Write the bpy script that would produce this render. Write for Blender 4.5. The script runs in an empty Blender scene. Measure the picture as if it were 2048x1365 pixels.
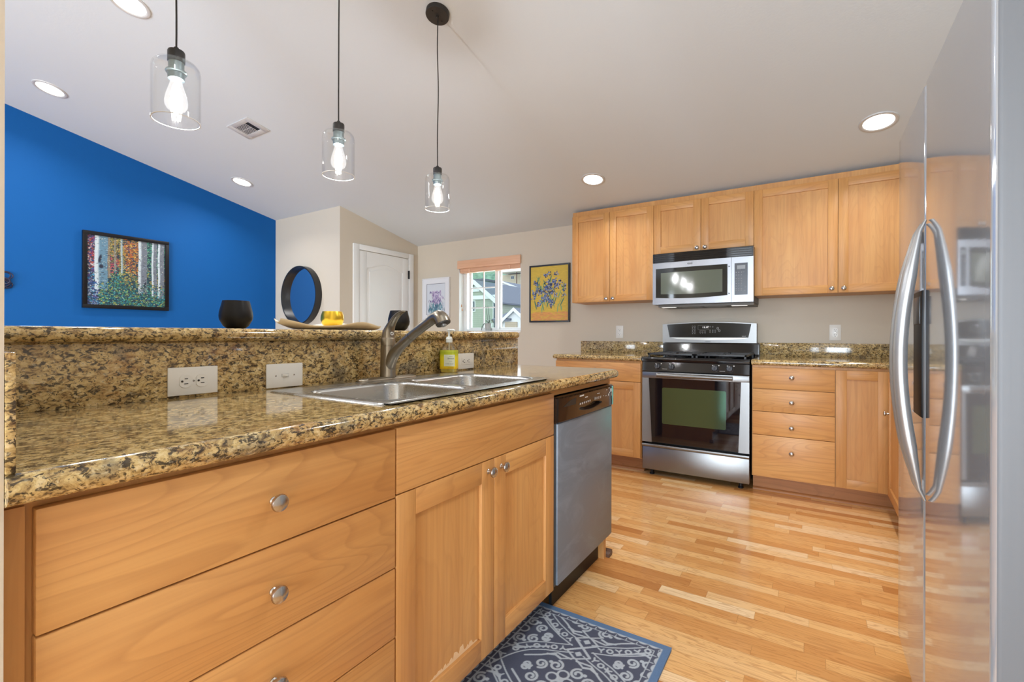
import bpy, bmesh, math, random
import numpy as np
from math import sin, cos, pi, radians, atan, atan2, sqrt, hypot
from mathutils import Vector, Matrix

random.seed(7)
SC = bpy.context.scene
COL = SC.collection

# ------------------------------------------------------------------ camera, world, exposure
cam_d = bpy.data.cameras.new('camera')
cam = bpy.data.objects.new('camera', cam_d)
COL.objects.link(cam)
FPX, YAW, ROLL, CYPX, CAMZ = 935.087, 0.5702999, -0.00238794, 670.357, 1.09
cam_d.sensor_width = 36.0
cam_d.lens = FPX * 36.0 / 2048.0
cam_d.shift_y = -(682.5 - CYPX) / 2048.0
cam_d.clip_start = 0.02
cam_d.clip_end = 300
cam.matrix_world = (Matrix.Translation((0, 0, CAMZ)) @ Matrix.Rotation(YAW, 4, 'Z') @
                    Matrix.Rotation(radians(90), 4, 'X') @ Matrix.Rotation(-ROLL, 4, 'Z'))
SC.camera = cam

SC.view_settings.view_transform = 'Standard'
SC.view_settings.look = 'None'
SC.view_settings.gamma = 1.0
SC.view_settings.use_curve_mapping = False
SC.view_settings.exposure = 0.38

world = bpy.data.worlds.new('world')
SC.world = world
world.use_nodes = True
wn = world.node_tree
wn.nodes['Background'].inputs[0].default_value = (0.80, 0.90, 1.0, 1)
wn.nodes['Background'].inputs[1].default_value = 1.7


def area_light(name, loc, rot, sx, sy, energy, color, shape='RECTANGLE', spread=None):
    l = bpy.data.lights.new(name, 'AREA')
    l.shape = shape
    l.size = sx
    if shape in ('RECTANGLE', 'ELLIPSE'):
        l.size_y = sy
    l.energy = energy
    l.color = color
    if spread:
        l.spread = spread
    o = bpy.data.objects.new(name, l)
    COL.objects.link(o)
    o.location = loc
    o.rotation_euler = rot
    return o


# daylight through the rear patio door, then an added lamp brightening the kitchen side
area_light('daylight_patio_door', (-2.65, -4.62, 1.17), (radians(90), 0, 0), 2.7, 2.1, 165, (0.76, 0.88, 1.0))
area_light('fill_rear_opening', (0.0, -4.62, 1.17), (radians(90), 0, 0), 1.8, 2.1, 205, (0.76, 0.88, 1.0))
# daylight entering through the dining window
area_light('daylight_window', (-3.1, 4.62, 1.5), (radians(-90), 0, 0), 0.8, 0.7, 8, (0.80, 0.90, 1.0))
CAN_W, BULB_W = 6.5, 15.0
WARM = (1.0, 0.97, 0.93)

# ------------------------------------------------------------------ materials


class NT:
    def __init__(s, name):
        s.m = bpy.data.materials.new(name)
        s.m.use_nodes = True
        s.t = s.m.node_tree
        s.b = s.t.nodes['Principled BSDF']
        s.out = s.t.nodes['Material Output']

    def n(s, typ, **kw):
        nd = s.t.nodes.new(typ)
        for k, v in kw.items():
            setattr(nd, k, v)
        return nd

    def link(s, a, b):
        s.t.links.new(a, b)

    def setin(s, sock, v):
        if hasattr(v, 'is_output') or isinstance(v, bpy.types.NodeSocket):
            s.link(v, sock)
        elif isinstance(v, (tuple, list)) and len(v) == 3 and sock.type == 'RGBA':
            sock.default_value = (*v, 1)
        else:
            sock.default_value = v

    def math(s, op, a, b=0.0, c=None):
        nd = s.n('ShaderNodeMath', operation=op)
        s.setin(nd.inputs[0], a)
        s.setin(nd.inputs[1], b)
        if c is not None:
            s.setin(nd.inputs[2], c)
        return nd.outputs[0]

    def noise(s, vec, scale, detail=3, rough=0.5, dist=0.0):
        nd = s.n('ShaderNodeTexNoise')
        s.setin(nd.inputs['Vector'], vec)
        nd.inputs['Scale'].default_value = scale
        nd.inputs['Detail'].default_value = detail
        nd.inputs['Roughness'].default_value = rough
        nd.inputs['Distortion'].default_value = dist
        return nd.outputs[0]

    def ramp(s, fac, stops, interp='LINEAR'):
        nd = s.n('ShaderNodeValToRGB')
        nd.color_ramp.interpolation = interp
        e = nd.color_ramp.elements
        while len(e) < len(stops):
            e.new(0.5)
        for i, (p, c) in enumerate(stops):
            e[i].position = p
            e[i].color = (*c, 1) if len(c) == 3 else c
        s.setin(nd.inputs[0], fac)
        return nd.outputs[0]

    def mix(s, fac, a, b, mode='MIX'):
        nd = s.n('ShaderNodeMix', data_type='RGBA', blend_type=mode)
        s.setin(nd.inputs[0], fac)
        s.setin(nd.inputs[6], a)
        s.setin(nd.inputs[7], b)
        return nd.outputs[2]

    def coord(s, scale=(1, 1, 1), rot=(0, 0, 0), rand=0.0):
        tc = s.n('ShaderNodeTexCoord')
        v = tc.outputs['Object']
        if rand:
            oi = s.n('ShaderNodeObjectInfo')
            k = s.math('MULTIPLY', oi.outputs['Random'], rand)
            cb = s.n('ShaderNodeCombineXYZ')
            for i in range(3):
                s.link(k, cb.inputs[i])
            ad = s.n('ShaderNodeVectorMath', operation='ADD')
            s.link(v, ad.inputs[0])
            s.link(cb.outputs[0], ad.inputs[1])
            v = ad.outputs[0]
        mp = s.n('ShaderNodeMapping')
        s.link(v, mp.inputs[0])
        mp.inputs['Scale'].default_value = scale
        mp.inputs['Rotation'].default_value = rot
        return mp.outputs[0]

    def bump(s, h, strength=0.1, dist=0.01):
        nd = s.n('ShaderNodeBump')
        nd.inputs['Strength'].default_value = strength
        nd.inputs['Distance'].default_value = dist
        s.setin(nd.inputs['Height'], h)
        s.link(nd.outputs[0], s.b.inputs['Normal'])

    def set(s, **kw):
        names = dict(color='Base Color', rough='Roughness', metal='Metallic', spec='Specular IOR Level', aniso='Anisotropic',
                     coat='Coat Weight', coatr='Coat Roughness', emit='Emission Color', es='Emission Strength', trans='Transmission Weight', ior='IOR', alpha='Alpha')
        for k, v in kw.items():
            s.setin(s.b.inputs[names[k]], v)
        return s.m


def plain(name, color, rough=0.5, metal=0.0, **kw):
    return NT(name).set(color=color, rough=rough, metal=metal, **kw)


def srgb(r, g, b):
    f = lambda c: ((c / 255 + 0.055) / 1.055) ** 2.4 if c > 10 else c / 255 / 12.92
    return (f(r), f(g), f(b))


def paint(name, color, bump=0.08, scale=160, rough=0.65):
    t = NT(name)
    t.bump(t.noise(t.coord(), scale, 2), bump, 0.004)
    return t.set(color=color, rough=rough)


def maple(name, axis, light, dark, line, fig=0.26):
    t = NT(name)
    def sc(al, ac):
        return tuple(al if i == axis else ac for i in range(3))
    v = t.coord(sc(0.55, 3.6), rand=9.0)
    n = t.noise(v, 1.35, 2.0, 0.4, 0.2)
    fr = t.math('FRACT', t.math('MULTIPLY', n, 30.0))
    cath = t.ramp(fr, [(0.0, (0, 0, 0)), (0.08, (1, 1, 1)), (0.36, (0.1, 0.1, 0.1)), (1.0, (0, 0, 0))])
    v2 = t.coord(sc(1.6, 70.0), rand=5.0)
    st = t.noise(v2, 1.0, 3, 0.6)
    bl = t.noise(t.coord(sc(1.2, 5.0), rand=7.0), 1.6, 3, 0.55)
    c = t.mix(t.ramp(bl, [(0.3, (0, 0, 0)), (0.72, (1, 1, 1))]), light, dark)
    c = t.mix(t.math('MULTIPLY', t.ramp(st, [(0.40, (0, 0, 0)), (0.75, (1, 1, 1))]), 0.28), c, line)
    c = t.mix(t.math('MULTIPLY', cath, fig), c, line)
    oi = t.n('ShaderNodeObjectInfo')
    hs = t.n('ShaderNodeHueSaturation')
    t.link(c, hs.inputs['Color'])
    t.link(t.math('MULTIPLY_ADD', oi.outputs['Random'], 0.12, 0.94), hs.inputs['Value'])
    return t.set(color=hs.outputs[0], rough=0.42, coat=0.08, coatr=0.3, spec=0.35)


ML, MD, MN = srgb(213, 161, 99), srgb(201, 143, 82), srgb(150, 97, 56)
MAPLE = [maple('maple_grain_x', 0, ML, MD, MN), maple('maple_grain_y', 1, ML, MD, MN), maple('maple_grain_z', 2, ML, MD, MN, 0.12)]
MAPLE_EDGE = plain('maple_shadow_gap', srgb(120, 72, 38), 0.5)


def granite():
    t = NT('granite')
    v = t.coord((1, 1, 1))
    vs = t.coord((0.95, 0.72, 1.15), (0.5, 0.35, 0.4))
    n = t.noise(vs, 58, 7, 0.72, 0.9)
    c = t.ramp(n, [(0.30, srgb(54, 44, 32)), (0.40, srgb(112, 88, 54)), (0.46, srgb(176, 146, 92)), (0.54, srgb(204, 176, 118)), (0.70, srgb(228, 207, 160))])
    rust = t.ramp(t.noise(v, 6.5, 4, 0.65), [(0.54, (0, 0, 0)), (0.68, (1, 1, 1))])
    c = t.mix(t.math('MULTIPLY', rust, 0.42), c, srgb(162, 106, 50))
    gr = t.ramp(t.noise(t.coord((1, 1, 1), (0.2, 0.9, 0.3)), 5.5, 5, 0.66), [(0.56, (0, 0, 0)), (0.64, (1, 1, 1))])
    c = t.mix(t.math('MULTIPLY', gr, 0.62), c, srgb(74, 76, 74))
    dk = t.noise(t.coord((0.95, 0.70, 1.2), (0.5, 0.35, 0.4)), 96, 4, 0.64, 0.8)
    c = t.mix(t.math('MULTIPLY', t.ramp(dk, [(0.53, (0, 0, 0)), (0.585, (1, 1, 1))]), 0.92), c, srgb(50, 40, 28))
    sp = t.noise(v, 190, 3, 0.6)
    c = t.mix(t.math('MULTIPLY', t.ramp(sp, [(0.60, (0, 0, 0)), (0.66, (1, 1, 1))]), 0.85), c, srgb(36, 28, 22))
    lt = t.noise(vs, 110, 3, 0.6, 0.5)
    c = t.mix(t.math('MULTIPLY', t.ramp(lt, [(0.58, (0, 0, 0)), (0.68, (1, 1, 1))]), 0.45), c, srgb(228, 212, 172))
    return t.set(color=c, rough=0.09, spec=0.5, coat=0.3, coatr=0.03)


GRANITE = granite()


def oak_floor():
    t = NT('oak_strip_floor')
    tc = t.n('ShaderNodeTexCoord')
    sp = t.n('ShaderNodeSeparateXYZ')
    t.link(tc.outputs['Object'], sp.inputs[0])
    x, y = sp.outputs[0], sp.outputs[1]
    yr = t.math('DIVIDE', y, 0.0575)
    row = t.math('FLOOR', yr)
    wn1 = t.n('ShaderNodeTexWhiteNoise', noise_dimensions='1D')
    t.link(row, wn1.inputs['W'])
    xo = t.math('ADD', t.math('DIVIDE', x, 0.47), t.math('MULTIPLY', wn1.outputs['Value'], 17.3))
    xo = t.math('ADD', xo, t.math('MULTIPLY', t.math('SINE', t.math('MULTIPLY', xo, 2.1)), 0.22))
    col = t.math('FLOOR', xo)
    cb = t.n('ShaderNodeCombineXYZ')
    t.link(row, cb.inputs[0])
    t.link(col, cb.inputs[1])
    wn2 = t.n('ShaderNodeTexWhiteNoise', noise_dimensions='2D')
    t.link(cb.outputs[0], wn2.inputs['Vector'])
    rnd = wn2.outputs['Value']
    base = t.ramp(rnd, [(0.0, srgb(188, 124, 66)), (0.12, srgb(212, 150, 86)), (0.45, srgb(228, 172, 106)), (0.75, srgb(238, 190, 128)), (1.0, srgb(246, 214, 168))])
    # grain, shifted per board
    g = t.n('ShaderNodeCombineXYZ')
    t.link(t.math('MULTIPLY_ADD', x, 1.1, t.math('MULTIPLY', rnd, 37.0)), g.inputs[0])
    t.link(t.math('MULTIPLY_ADD', y, 11.0, t.math('MULTIPLY', rnd, 91.0)), g.inputs[1])
    n = t.noise(g.outputs[0], 2.2, 3, 0.5, 0.5)
    fr = t.math('FRACT', t.math('MULTIPLY', n, 11.0))
    cath = t.ramp(fr, [(0.0, (0, 0, 0)), (0.1, (1, 1, 1)), (0.45, (0, 0, 0))])
    c = t.mix(t.math('MULTIPLY', cath, 0.42), base, srgb(164, 100, 50))
    kn = t.ramp(t.noise(g.outputs[0], 3.1, 2), [(0.70, (0, 0, 0)), (0.80, (1, 1, 1))])
    c = t.mix(t.math('MULTIPLY', kn, 0.55), c, srgb(124, 70, 36))
    # joints
    fy = t.math('FRACT', yr)
    ey = t.math('MINIMUM', fy, t.math('SUBTRACT', 1.0, fy))
    fx = t.math('FRACT', xo)
    ex = t.math('MULTIPLY', t.math('MINIMUM', fx, t.math('SUBTRACT', 1.0, fx)), 8.0)
    j = t.math('LESS_THAN', t.math('MINIMUM', ey, ex), 0.02)
    c = t.mix(t.math('MULTIPLY', j, 0.28), c, srgb(120, 74, 40))
    return t.set(color=c, rough=0.24, coat=0.35, coatr=0.12)


AROT = 0.25
def steel(name, color=(0.60, 0.59, 0.57), rough=0.26, axis=0, amt=0.06, metal=1.0, smudge=0.0, aniso=0.0, bump=0.012):
    t = NT(name)
    sc = tuple(2.0 if i == axis else 260.0 for i in range(3))
    n = t.noise(t.coord(sc), 1.0, 2)
    r = t.math('MULTIPLY_ADD', n, amt, rough - amt / 2)
    if smudge:
        v = t.coord((1.3, 1.1, 2.6), (0.6, 0.0, 0.0))
        w = t.ramp(t.noise(v, 3.2, 3, 0.55, 2.2), [(0.45, (0, 0, 0)), (0.75, (1, 1, 1))])
        c = t.mix(t.math('MULTIPLY', w, smudge), color, tuple(min(1, k * 1.7) for k in color))
        r = t.math('ADD', r, t.math('MULTIPLY', w, 0.08))
    else:
        c = color
    t.bump(n, bump, 0.001)
    if aniso:
        tg = t.n('ShaderNodeTangent', direction_type='RADIAL', axis='Z')
        t.link(tg.outputs[0], t.b.inputs['Tangent'])
        t.b.inputs['Anisotropic Rotation'].default_value = AROT
    return t.set(color=c, rough=r, metal=metal, aniso=aniso)


def thin_glass(name, tint=(1, 1, 1), gl=1.0, haze=0.0):
    t = NT(name)
    tr = t.n('ShaderNodeBsdfTransparent')
    tr.inputs[0].default_value = (*tint, 1)
    g = t.n('ShaderNodeBsdfGlossy')
    g.inputs['Roughness'].default_value = 0.02
    fz = t.n('ShaderNodeLayerWeight')
    fz.inputs[0].default_value = 0.5
    f = t.math('MULTIPLY_ADD', t.math('POWER', fz.outputs['Facing'], 4.0), 0.55 * gl, 0.035 * gl + haze)
    mx = t.n('ShaderNodeMixShader')
    t.link(f, mx.inputs[0])
    t.link(tr.outputs[0], mx.inputs[1])
    t.link(g.outputs[0], mx.inputs[2])
    t.link(mx.outputs[0], t.out.inputs[0])
    return t.m


def glow(name, color, s):
    return NT(name).set(color=(0.8, 0.8, 0.8), emit=color, es=s, rough=0.4)


def vcol(name, rough=0.6, **kw):
    t = NT(name)
    a = t.n('ShaderNodeVertexColor')
    a.layer_name = 'Col'
    return t.set(color=a.outputs[0], rough=rough, **kw)


CEIL = paint('ceiling_paint', (0.64, 0.69, 0.735), 0.10, 90, 0.8)
WALL = paint('greige_wall_paint', srgb(204, 193, 176), 0.10, 120)
BLUE = paint('blue_wall_paint', srgb(6, 86, 156), 0.10, 120, 0.7)
BLUE.node_tree.nodes['Principled BSDF'].inputs['Specular IOR Level'].default_value = 0.25
WHITE = plain('white_trim_paint', srgb(232, 232, 230), 0.35)
PLASTIC = plain('white_plastic', srgb(228, 226, 220), 0.3)
SLOT = plain('dark_slot', (0.02, 0.018, 0.016), 0.5)
BLACK = plain('black_enamel', (0.006, 0.006, 0.008), 0.06, spec=0.6)
BLACKM = plain('matte_black', (0.008, 0.008, 0.009), 0.45, spec=0.35)
IRON = plain('cast_iron', (0.03, 0.031, 0.034), 0.42)
KNOBM = steel('brushed_nickel_knob', (0.50, 0.47, 0.44), 0.24, 2)
NICKEL = steel('warm_nickel', (0.31, 0.275, 0.22), 0.30, 2)
STEEL_X = steel('stainless_horizontal', (0.24, 0.24, 0.238), 0.36, 0)
STEEL_SINK = steel('stainless_sink', (0.47, 0.47, 0.455), 0.27, 1, 0.03, bump=0.0)
STEEL_FR = steel('stainless_fridge', (0.53, 0.56, 0.60), 0.07, 1, 0.02, 0.62)
FR_EDGE = steel('fridge_edge_grey', (0.125, 0.128, 0.135), 0.5, 2, 0.1, 0.2)
STEEL_HD = steel('handle_metal', (0.46, 0.46, 0.455), 0.38, 2, 0.06, 0.8)
STEEL_DW = steel('stainless_dishwasher', (0.165, 0.195, 0.235), 0.40, 1, 0.05, 0.12, smudge=0.55)
GLASSB = plain('black_glass', (0.008, 0.006, 0.008), 0.03, spec=0.7)
PANE = thin_glass('window_glass', (0.95, 0.97, 0.96))
PANE_SCREEN = thin_glass('window_glass_green', (0.88, 0.95, 0.91))
SHADE = thin_glass('clear_shade_glass', (0.992, 0.998, 1.0), 0.9, 0.012)
BULBG = thin_glass('bulb_glass', (0.98, 0.98, 0.98), 0.6, 0.03)
_t = BULBG.node_tree
_em = _t.nodes.new('ShaderNodeEmission')
_em.inputs[0].default_value = (1.0, 0.97, 0.93, 1)
_em.inputs[1].default_value = 0.22
_ad = _t.nodes.new('ShaderNodeAddShader')
_src = _t.nodes['Material Output'].inputs[0].links[0].from_socket
_t.links.new(_src, _ad.inputs[0])
_t.links.new(_em.outputs[0], _ad.inputs[1])
_t.links.new(_ad.outputs[0], _t.nodes['Material Output'].inputs[0])
FILAMENT = glow('filament', (1.0, 0.93, 0.82), 28)
LENS = glow('light_lens', (1.0, 0.95, 0.88), 3.0)
MARK = plain('panel_marking', (0.62, 0.62, 0.60), 0.5)


# ------------------------------------------------------------------ mesh builder
class MB:
    def __init__(s):
        s.bm = bmesh.new()

    def _v(s, p):
        return s.bm.verts.new(p)

    def face(s, pts, m=0):
        f = s.bm.faces.new([s._v(p) for p in pts])
        f.material_index = m
        return f

    def hexa(s, P, m=0, bev=0.0, seg=2):
        v = [s._v(p) for p in P]
        fs = []
        for q in ((0, 1, 2, 3), (4, 5, 6, 7), (0, 1, 5, 4), (1, 2, 6, 5), (2, 3, 7, 6), (3, 0, 4, 7)):
            f = s.bm.faces.new([v[i] for i in q])
            f.material_index = m
            fs.append(f)
        bmesh.ops.recalc_face_normals(s.bm, faces=fs)
        if bev:
            es = list({e for f in fs for e in f.edges})
            bmesh.ops.bevel(s.bm, geom=es, offset=bev, segments=seg, profile=0.5, affect='EDGES', clamp_overlap=True)
        return s

    def box(s, x0, x1, y0, y1, z0, z1, m=0, bev=0.0, seg=2):
        return s.hexa([(x0, y0, z0), (x1, y0, z0), (x1, y1, z0), (x0, y1, z0), (x0, y0, z1), (x1, y0, z1), (x1, y1, z1), (x0, y1, z1)], m, bev, seg)

    def fbox(s, F, u0, u1, v0, v1, d0, d1, m=0, bev=0.0):
        return s.hexa([F(u0, v0, d0), F(u1, v0, d0), F(u1, v0, d1), F(u0, v0, d1), F(u0, v1, d0), F(u1, v1, d0), F(u1, v1, d1), F(u0, v1, d1)], m, bev)

    def prism(s, pts, f, a, b, m=0):
        """polygon pts (p, q) extruded; f(p, q, t) gives the point."""
        A = [s._v(f(p, q, a)) for p, q in pts]
        B = [s._v(f(p, q, b)) for p, q in pts]
        n = len(pts)
        fs = [s.bm.faces.new(A), s.bm.faces.new(B)]
        for i in range(n):
            fs.append(s.bm.faces.new([A[i], A[(i + 1) % n], B[(i + 1) % n], B[i]]))
        for q in fs:
            q.material_index = m
        bmesh.ops.recalc_face_normals(s.bm, faces=fs)
        return s

    def rings(s, R, m=0, closed=True, caps=(True, True), loop=False):
        V = [[s._v(p) for p in r] for r in R]
        n = len(R[0])
        fs = []
        rng = range(len(V)) if loop else range(len(V) - 1)
        for i in rng:
            a, b = V[i], V[(i + 1) % len(V)]
            for j in range(n if closed else n - 1):
                k = (j + 1) % n
                fs.append(s.bm.faces.new([a[j], a[k], b[k], b[j]]))
        if closed and not loop:
            if caps[0]:
                fs.append(s.bm.faces.new(V[0]))
            if caps[1]:
                fs.append(s.bm.faces.new(V[-1][::-1]))
        for f in fs:
            f.material_index = m
        if closed:
            bmesh.ops.recalc_face_normals(s.bm, faces=fs)
        return s

    def lathe(s, prof, c=(0, 0, 0), ax=(0, 0, 1), n=32, m=0, caps=(True, True), sc=(1, 1)):
        q = Vector((0, 0, 1)).rotation_difference(Vector(ax).normalized())
        c = Vector(c)
        R = []
        for r, z in prof:
            r = max(r, 1e-5)
            R.append([c + q @ Vector((sc[0] * r * cos(2 * pi * i / n), sc[1] * r * sin(2 * pi * i / n), z)) for i in range(n)])
        return s.rings(R, m, True, caps)

    def shell(s, prof, c=(0, 0, 0), ax=(0, 0, 1), n=40, m=0):
        """closed profile loop revolved (a ring / cup with wall thickness)."""
        q = Vector((0, 0, 1)).rotation_difference(Vector(ax).normalized())
        c = Vector(c)
        R = []
        for r, z in prof:
            r = max(r, 1e-5)
            R.append([c + q @ Vector((r * cos(2 * pi * i / n), r * sin(2 * pi * i / n), z)) for i in range(n)])
        return s.rings(R, m, True, (False, False), loop=True)

    def tube(s, path, rad, n=14, m=0, caps=(True, True), flat=None):
        P = [Vector(p) for p in path]
        rad = rad if isinstance(rad, (list, tuple)) else [rad] * len(P)
        T = []
        for i in range(len(P)):
            a, b = P[max(i - 1, 0)], P[min(i + 1, len(P) - 1)]
            T.append((b - a).normalized())
        u = T[0].orthogonal().normalized() if flat is None else (Vector(flat) - Vector(flat).dot(T[0]) * T[0]).normalized()
        R = []
        for i, p in enumerate(P):
            u = (u - u.dot(T[i]) * T[i]).normalized()
            w = T[i].cross(u)
            r = rad[i]
            ra, rb = r if isinstance(r, tuple) else (r, r)
            R.append([p + ra * cos(2 * pi * j / n) * u + rb * sin(2 * pi * j / n) * w for j in range(n)])
        return s.rings(R, m, True, caps)

    def build(s, name, mats, parent=None, local=False, smooth=True, ang=35, grid=None):
        me = bpy.data.meshes.new(name)
        if parent is not None and not local:
            base = Vector((0, 0, 0))
            p = parent
            while p is not None:
                base += p.location
                p = p.parent
            bmesh.ops.translate(s.bm, verts=s.bm.verts, vec=-base)
        s.bm.to_mesh(me)
        s.bm.free()
        for m in (mats if isinstance(mats, (list, tuple)) else [mats]):
            me.materials.append(m)
        if smooth and len(me.polygons):
            me.polygons.foreach_set('use_smooth', [True] * len(me.polygons))
            me.set_sharp_from_angle(angle=radians(ang))
        o = bpy.data.objects.new(name, me)
        COL.objects.link(o)
        if parent is not None:
            o.parent = parent
        return o


def tag(o, label=None, cat=None, group=None, kind=None):
    if label:
        o['label'] = label
    if cat:
        o['category'] = cat
    if group:
        o['group'] = group
    if kind:
        o['kind'] = kind
    return o


def thing(name, label, cat, loc=(0, 0, 0), group=None, rot=None):
    o = bpy.data.objects.new(name, None)
    COL.objects.link(o)
    o.location = loc
    o.empty_display_size = 0.05
    if rot:
        o.rotation_euler = rot
    return tag(o, label, cat, group)


def struct(name, mb, mats, label=None, parent=None, **kw):
    o = mb.build(name, mats, parent, **kw)
    if parent is None:
        tag(o, label, None, None, 'structure')
    return o


def dup(root, loc, label, group=None):
    r = root.copy()
    COL.objects.link(r)
    r.location = loc
    r['label'] = label
    if group:
        r['group'] = group
    def rec(src, dst):
        for ch in list(src.children):
            c = ch.copy()
            COL.objects.link(c)
            c.parent = dst
            rec(ch, c)
    rec(root, r)
    return r


def text_mesh(name, txt, size, origin, right, up, mat, parent, depth=0.0004, align='CENTER', shear=0.0):
    cu = bpy.data.curves.new(name, 'FONT')
    cu.body = txt
    cu.size = size
    cu.align_x = align
    cu.align_y = 'CENTER'
    cu.extrude = depth
    cu.shear = shear
    tmp = bpy.data.objects.new(name + '_tmp', cu)
    COL.objects.link(tmp)
    me = bpy.data.meshes.new_from_object(tmp)
    bpy.data.objects.remove(tmp)
    bpy.data.curves.remove(cu)
    r, u = Vector(right).normalized(), Vector(up).normalized()
    nrm = r.cross(u)
    base = Vector((0, 0, 0))
    p = parent
    while p is not None:
        base += p.location
        p = p.parent
    M = Matrix(((r.x, u.x, nrm.x, origin[0] - base.x), (r.y, u.y, nrm.y, origin[1] - base.y), (r.z, u.z, nrm.z, origin[2] - base.z), (0, 0, 0, 1)))
    me.transform(M)
    me.materials.append(mat)
    o = bpy.data.objects.new(name, me)
    COL.objects.link(o)
    o.parent = parent
    return o


def canvas(name, arr, F, w, h, mat, parent):
    """painted sheet: arr[ny, nx, 3] linear colours (row 0 at the top); F(u, v) gives the world point."""
    ny, nx = arr.shape[:2]
    base = np.zeros(3)
    p = parent
    while p is not None:
        base += np.array(p.location)
        p = p.parent
    us = np.linspace(0, w, nx)
    vs = np.linspace(h, 0, ny)
    o0, eu, ev = np.array(F(0, 0)), np.array(F(1, 0)) - np.array(F(0, 0)), np.array(F(0, 1)) - np.array(F(0, 0))
    co = (o0 + us[None, :, None] * eu + vs[:, None, None] * ev - base).reshape(-1, 3)
    idx = np.arange(nx * ny).reshape(ny, nx)
    q = np.stack([idx[1:, :-1], idx[1:, 1:], idx[:-1, 1:], idx[:-1, :-1]], -1).reshape(-1, 4)
    me = bpy.data.meshes.new(name)
    me.from_pydata(co.tolist(), [], q.tolist())
    a = me.color_attributes.new('Col', 'FLOAT_COLOR', 'POINT')
    c = np.ones((nx * ny, 4), np.float32)
    c[:, :3] = arr.reshape(-1, 3)
    a.data.foreach_set('color', c.ravel())
    me.materials.append(mat)
    o = bpy.data.objects.new(name, me)
    COL.objects.link(o)
    if parent is not None:
        o.parent = parent
    return o


# faces of the cabinet runs: F(u, v, d): u along the run, v up, d out of the face
PEN_X = -0.831
RNG_Y = 3.67
UP_Y = 4.045
RUN_X = 0.41
FP = lambda u, v, d: (PEN_X + d, u, v)           # peninsula, faces +X, u = Y
FB = lambda u, v, d: (u, RNG_Y - d, v)           # base units under the window wall, face -Y
FU = lambda u, v, d: (u, UP_Y - d, v)            # wall units, face -Y
FR = lambda u, v, d: (RUN_X - d, u, v)           # short run against the side wall, faces -X

# ------------------------------------------------------------------ room
S = 0.2095                                       # ceiling pitch
WY = 4.35                                        # window / range wall
def ceil_z(y):
    return 2.213 + S * (WY - y)
RIDGE = -0.9
XL, XR, YR = -5.413, 1.06, -4.5
CLX, CLY = -4.215, 3.187                         # closet corner

struct('floor', MB().box(XL - 0.1, XR + 0.1, YR - 0.1, WY + 0.1, -0.05, 0.0), oak_floor(), 'light oak strip floor', smooth=False)
mb = MB()
zr = ceil_z(RIDGE)
zb = zr - S * (RIDGE - YR)
mb.prism([(WY + 0.15, ceil_z(WY + 0.15)), (RIDGE, zr), (YR - 0.1, zb - S * 0.1), (YR - 0.1, zb + 0.1), (RIDGE, zr + 0.12), (WY + 0.15, ceil_z(WY + 0.15) + 0.12)],
         lambda p, q, t: (t, p, q), XL - 0.15, XR + 0.15)
struct('ceiling', mb, CEIL, 'vaulted light grey textured ceiling', smooth=False)
H = 3.6
mb = MB().prism([(YR, 0), (CLY + 1.2, 0), (CLY + 1.2, ceil_z(CLY + 1.2) + .02), (RIDGE, zr + 0.02), (YR, zb + 0.02)], lambda p, q, t: (t, p, q), XL - 0.1, XL)
struct('wall_left', mb, BLUE, 'bright blue accent wall', smooth=False)
# closet box (mirror wall and door wall)
mb = MB().prism([(CLY, 0), (CLY + 0.1, 0), (CLY + 0.1, ceil_z(CLY + .1) + .01), (CLY, ceil_z(CLY) + 0.01)], lambda p, q, t: (t, p, q), XL, CLX)
struct('wall_closet', mb, WALL, 'greige closet wall carrying the round mirror', smooth=False)
mb = MB().prism([(CLY + 0.1, 0), (WY, 0), (WY, ceil_z(WY) + 0.01), (CLY + 0.1, ceil_z(CLY + 0.1) + 0.01)], lambda p, q, t: (t, p, q), CLX - 0.1, CLX)
struct('wall_closet_side', mb, WALL, 'greige closet wall with the white door', smooth=False)
# window wall
WX0, WX1, WZ0, WZ1 = -3.54, -2.675, 1.135, 1.965
mb = MB()
zt = ceil_z(WY) + 0.03
mb.box(XL - 0.1, WX0, WY, WY + 0.14, 0, zt)
mb.box(WX1, XR + 0.1, WY, WY + 0.14, 0, zt)
mb.box(WX0, WX1, WY, WY + 0.14, 0, WZ0)
mb.box(WX0, WX1, WY, WY + 0.14, WZ1, zt)
struct('wall_back', mb, WALL, 'greige wall behind the range and the window', smooth=False)
mb = MB().prism([(YR, 0), (WY, 0), (WY, ceil_z(WY) + 0.01), (RIDGE, zr + 0.01), (YR, zb + 0.01)], lambda p, q, t: (t, p, q), XR, XR + 0.1)
struct('wall_right', mb, WALL, 'greige side wall behind the refrigerator', smooth=False)
mb = MB()
for x0, x1, z0, z1 in ((XL, -4.0, 0, 3.2), (-1.3, -0.9, 0, 3.2), (0.9, XR, 0, 3.2), (-4.0, -1.3, 2.25, 3.2), (-0.9, 0.9, 2.25, 3.2), (-4.0, -1.3, 0, 0.1), (-0.9, 0.9, 0, 0.1)):
    mb.box(x0, x1, YR - 0.1, YR, z0, min(z1, zb + 0.01))
struct('wall_rear', mb, WALL, 'greige rear wall with wide openings', smooth=False)  # kitchen-side opening added for the lamp outside it
# stub wall beside the counter end, at the camera's left
mb = MB().prism([(0.02, 0), (0.1405, 0), (0.1405, ceil_z(.1405) + 0.01), (0.02, ceil_z(.02) + 0.01)], lambda p, q, t: (t, p, q), -2.2, -0.80)
struct('wall_stub', mb, WALL, 'end of the wall beside the peninsula', smooth=False)
# low wall that carries the bar
struct('wall_bar', MB().box(-1.53, -1.4125, 0.1408, 2.236, 0.0, 1.07), WALL, 'low wall carrying the granite bar', smooth=False)

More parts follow.
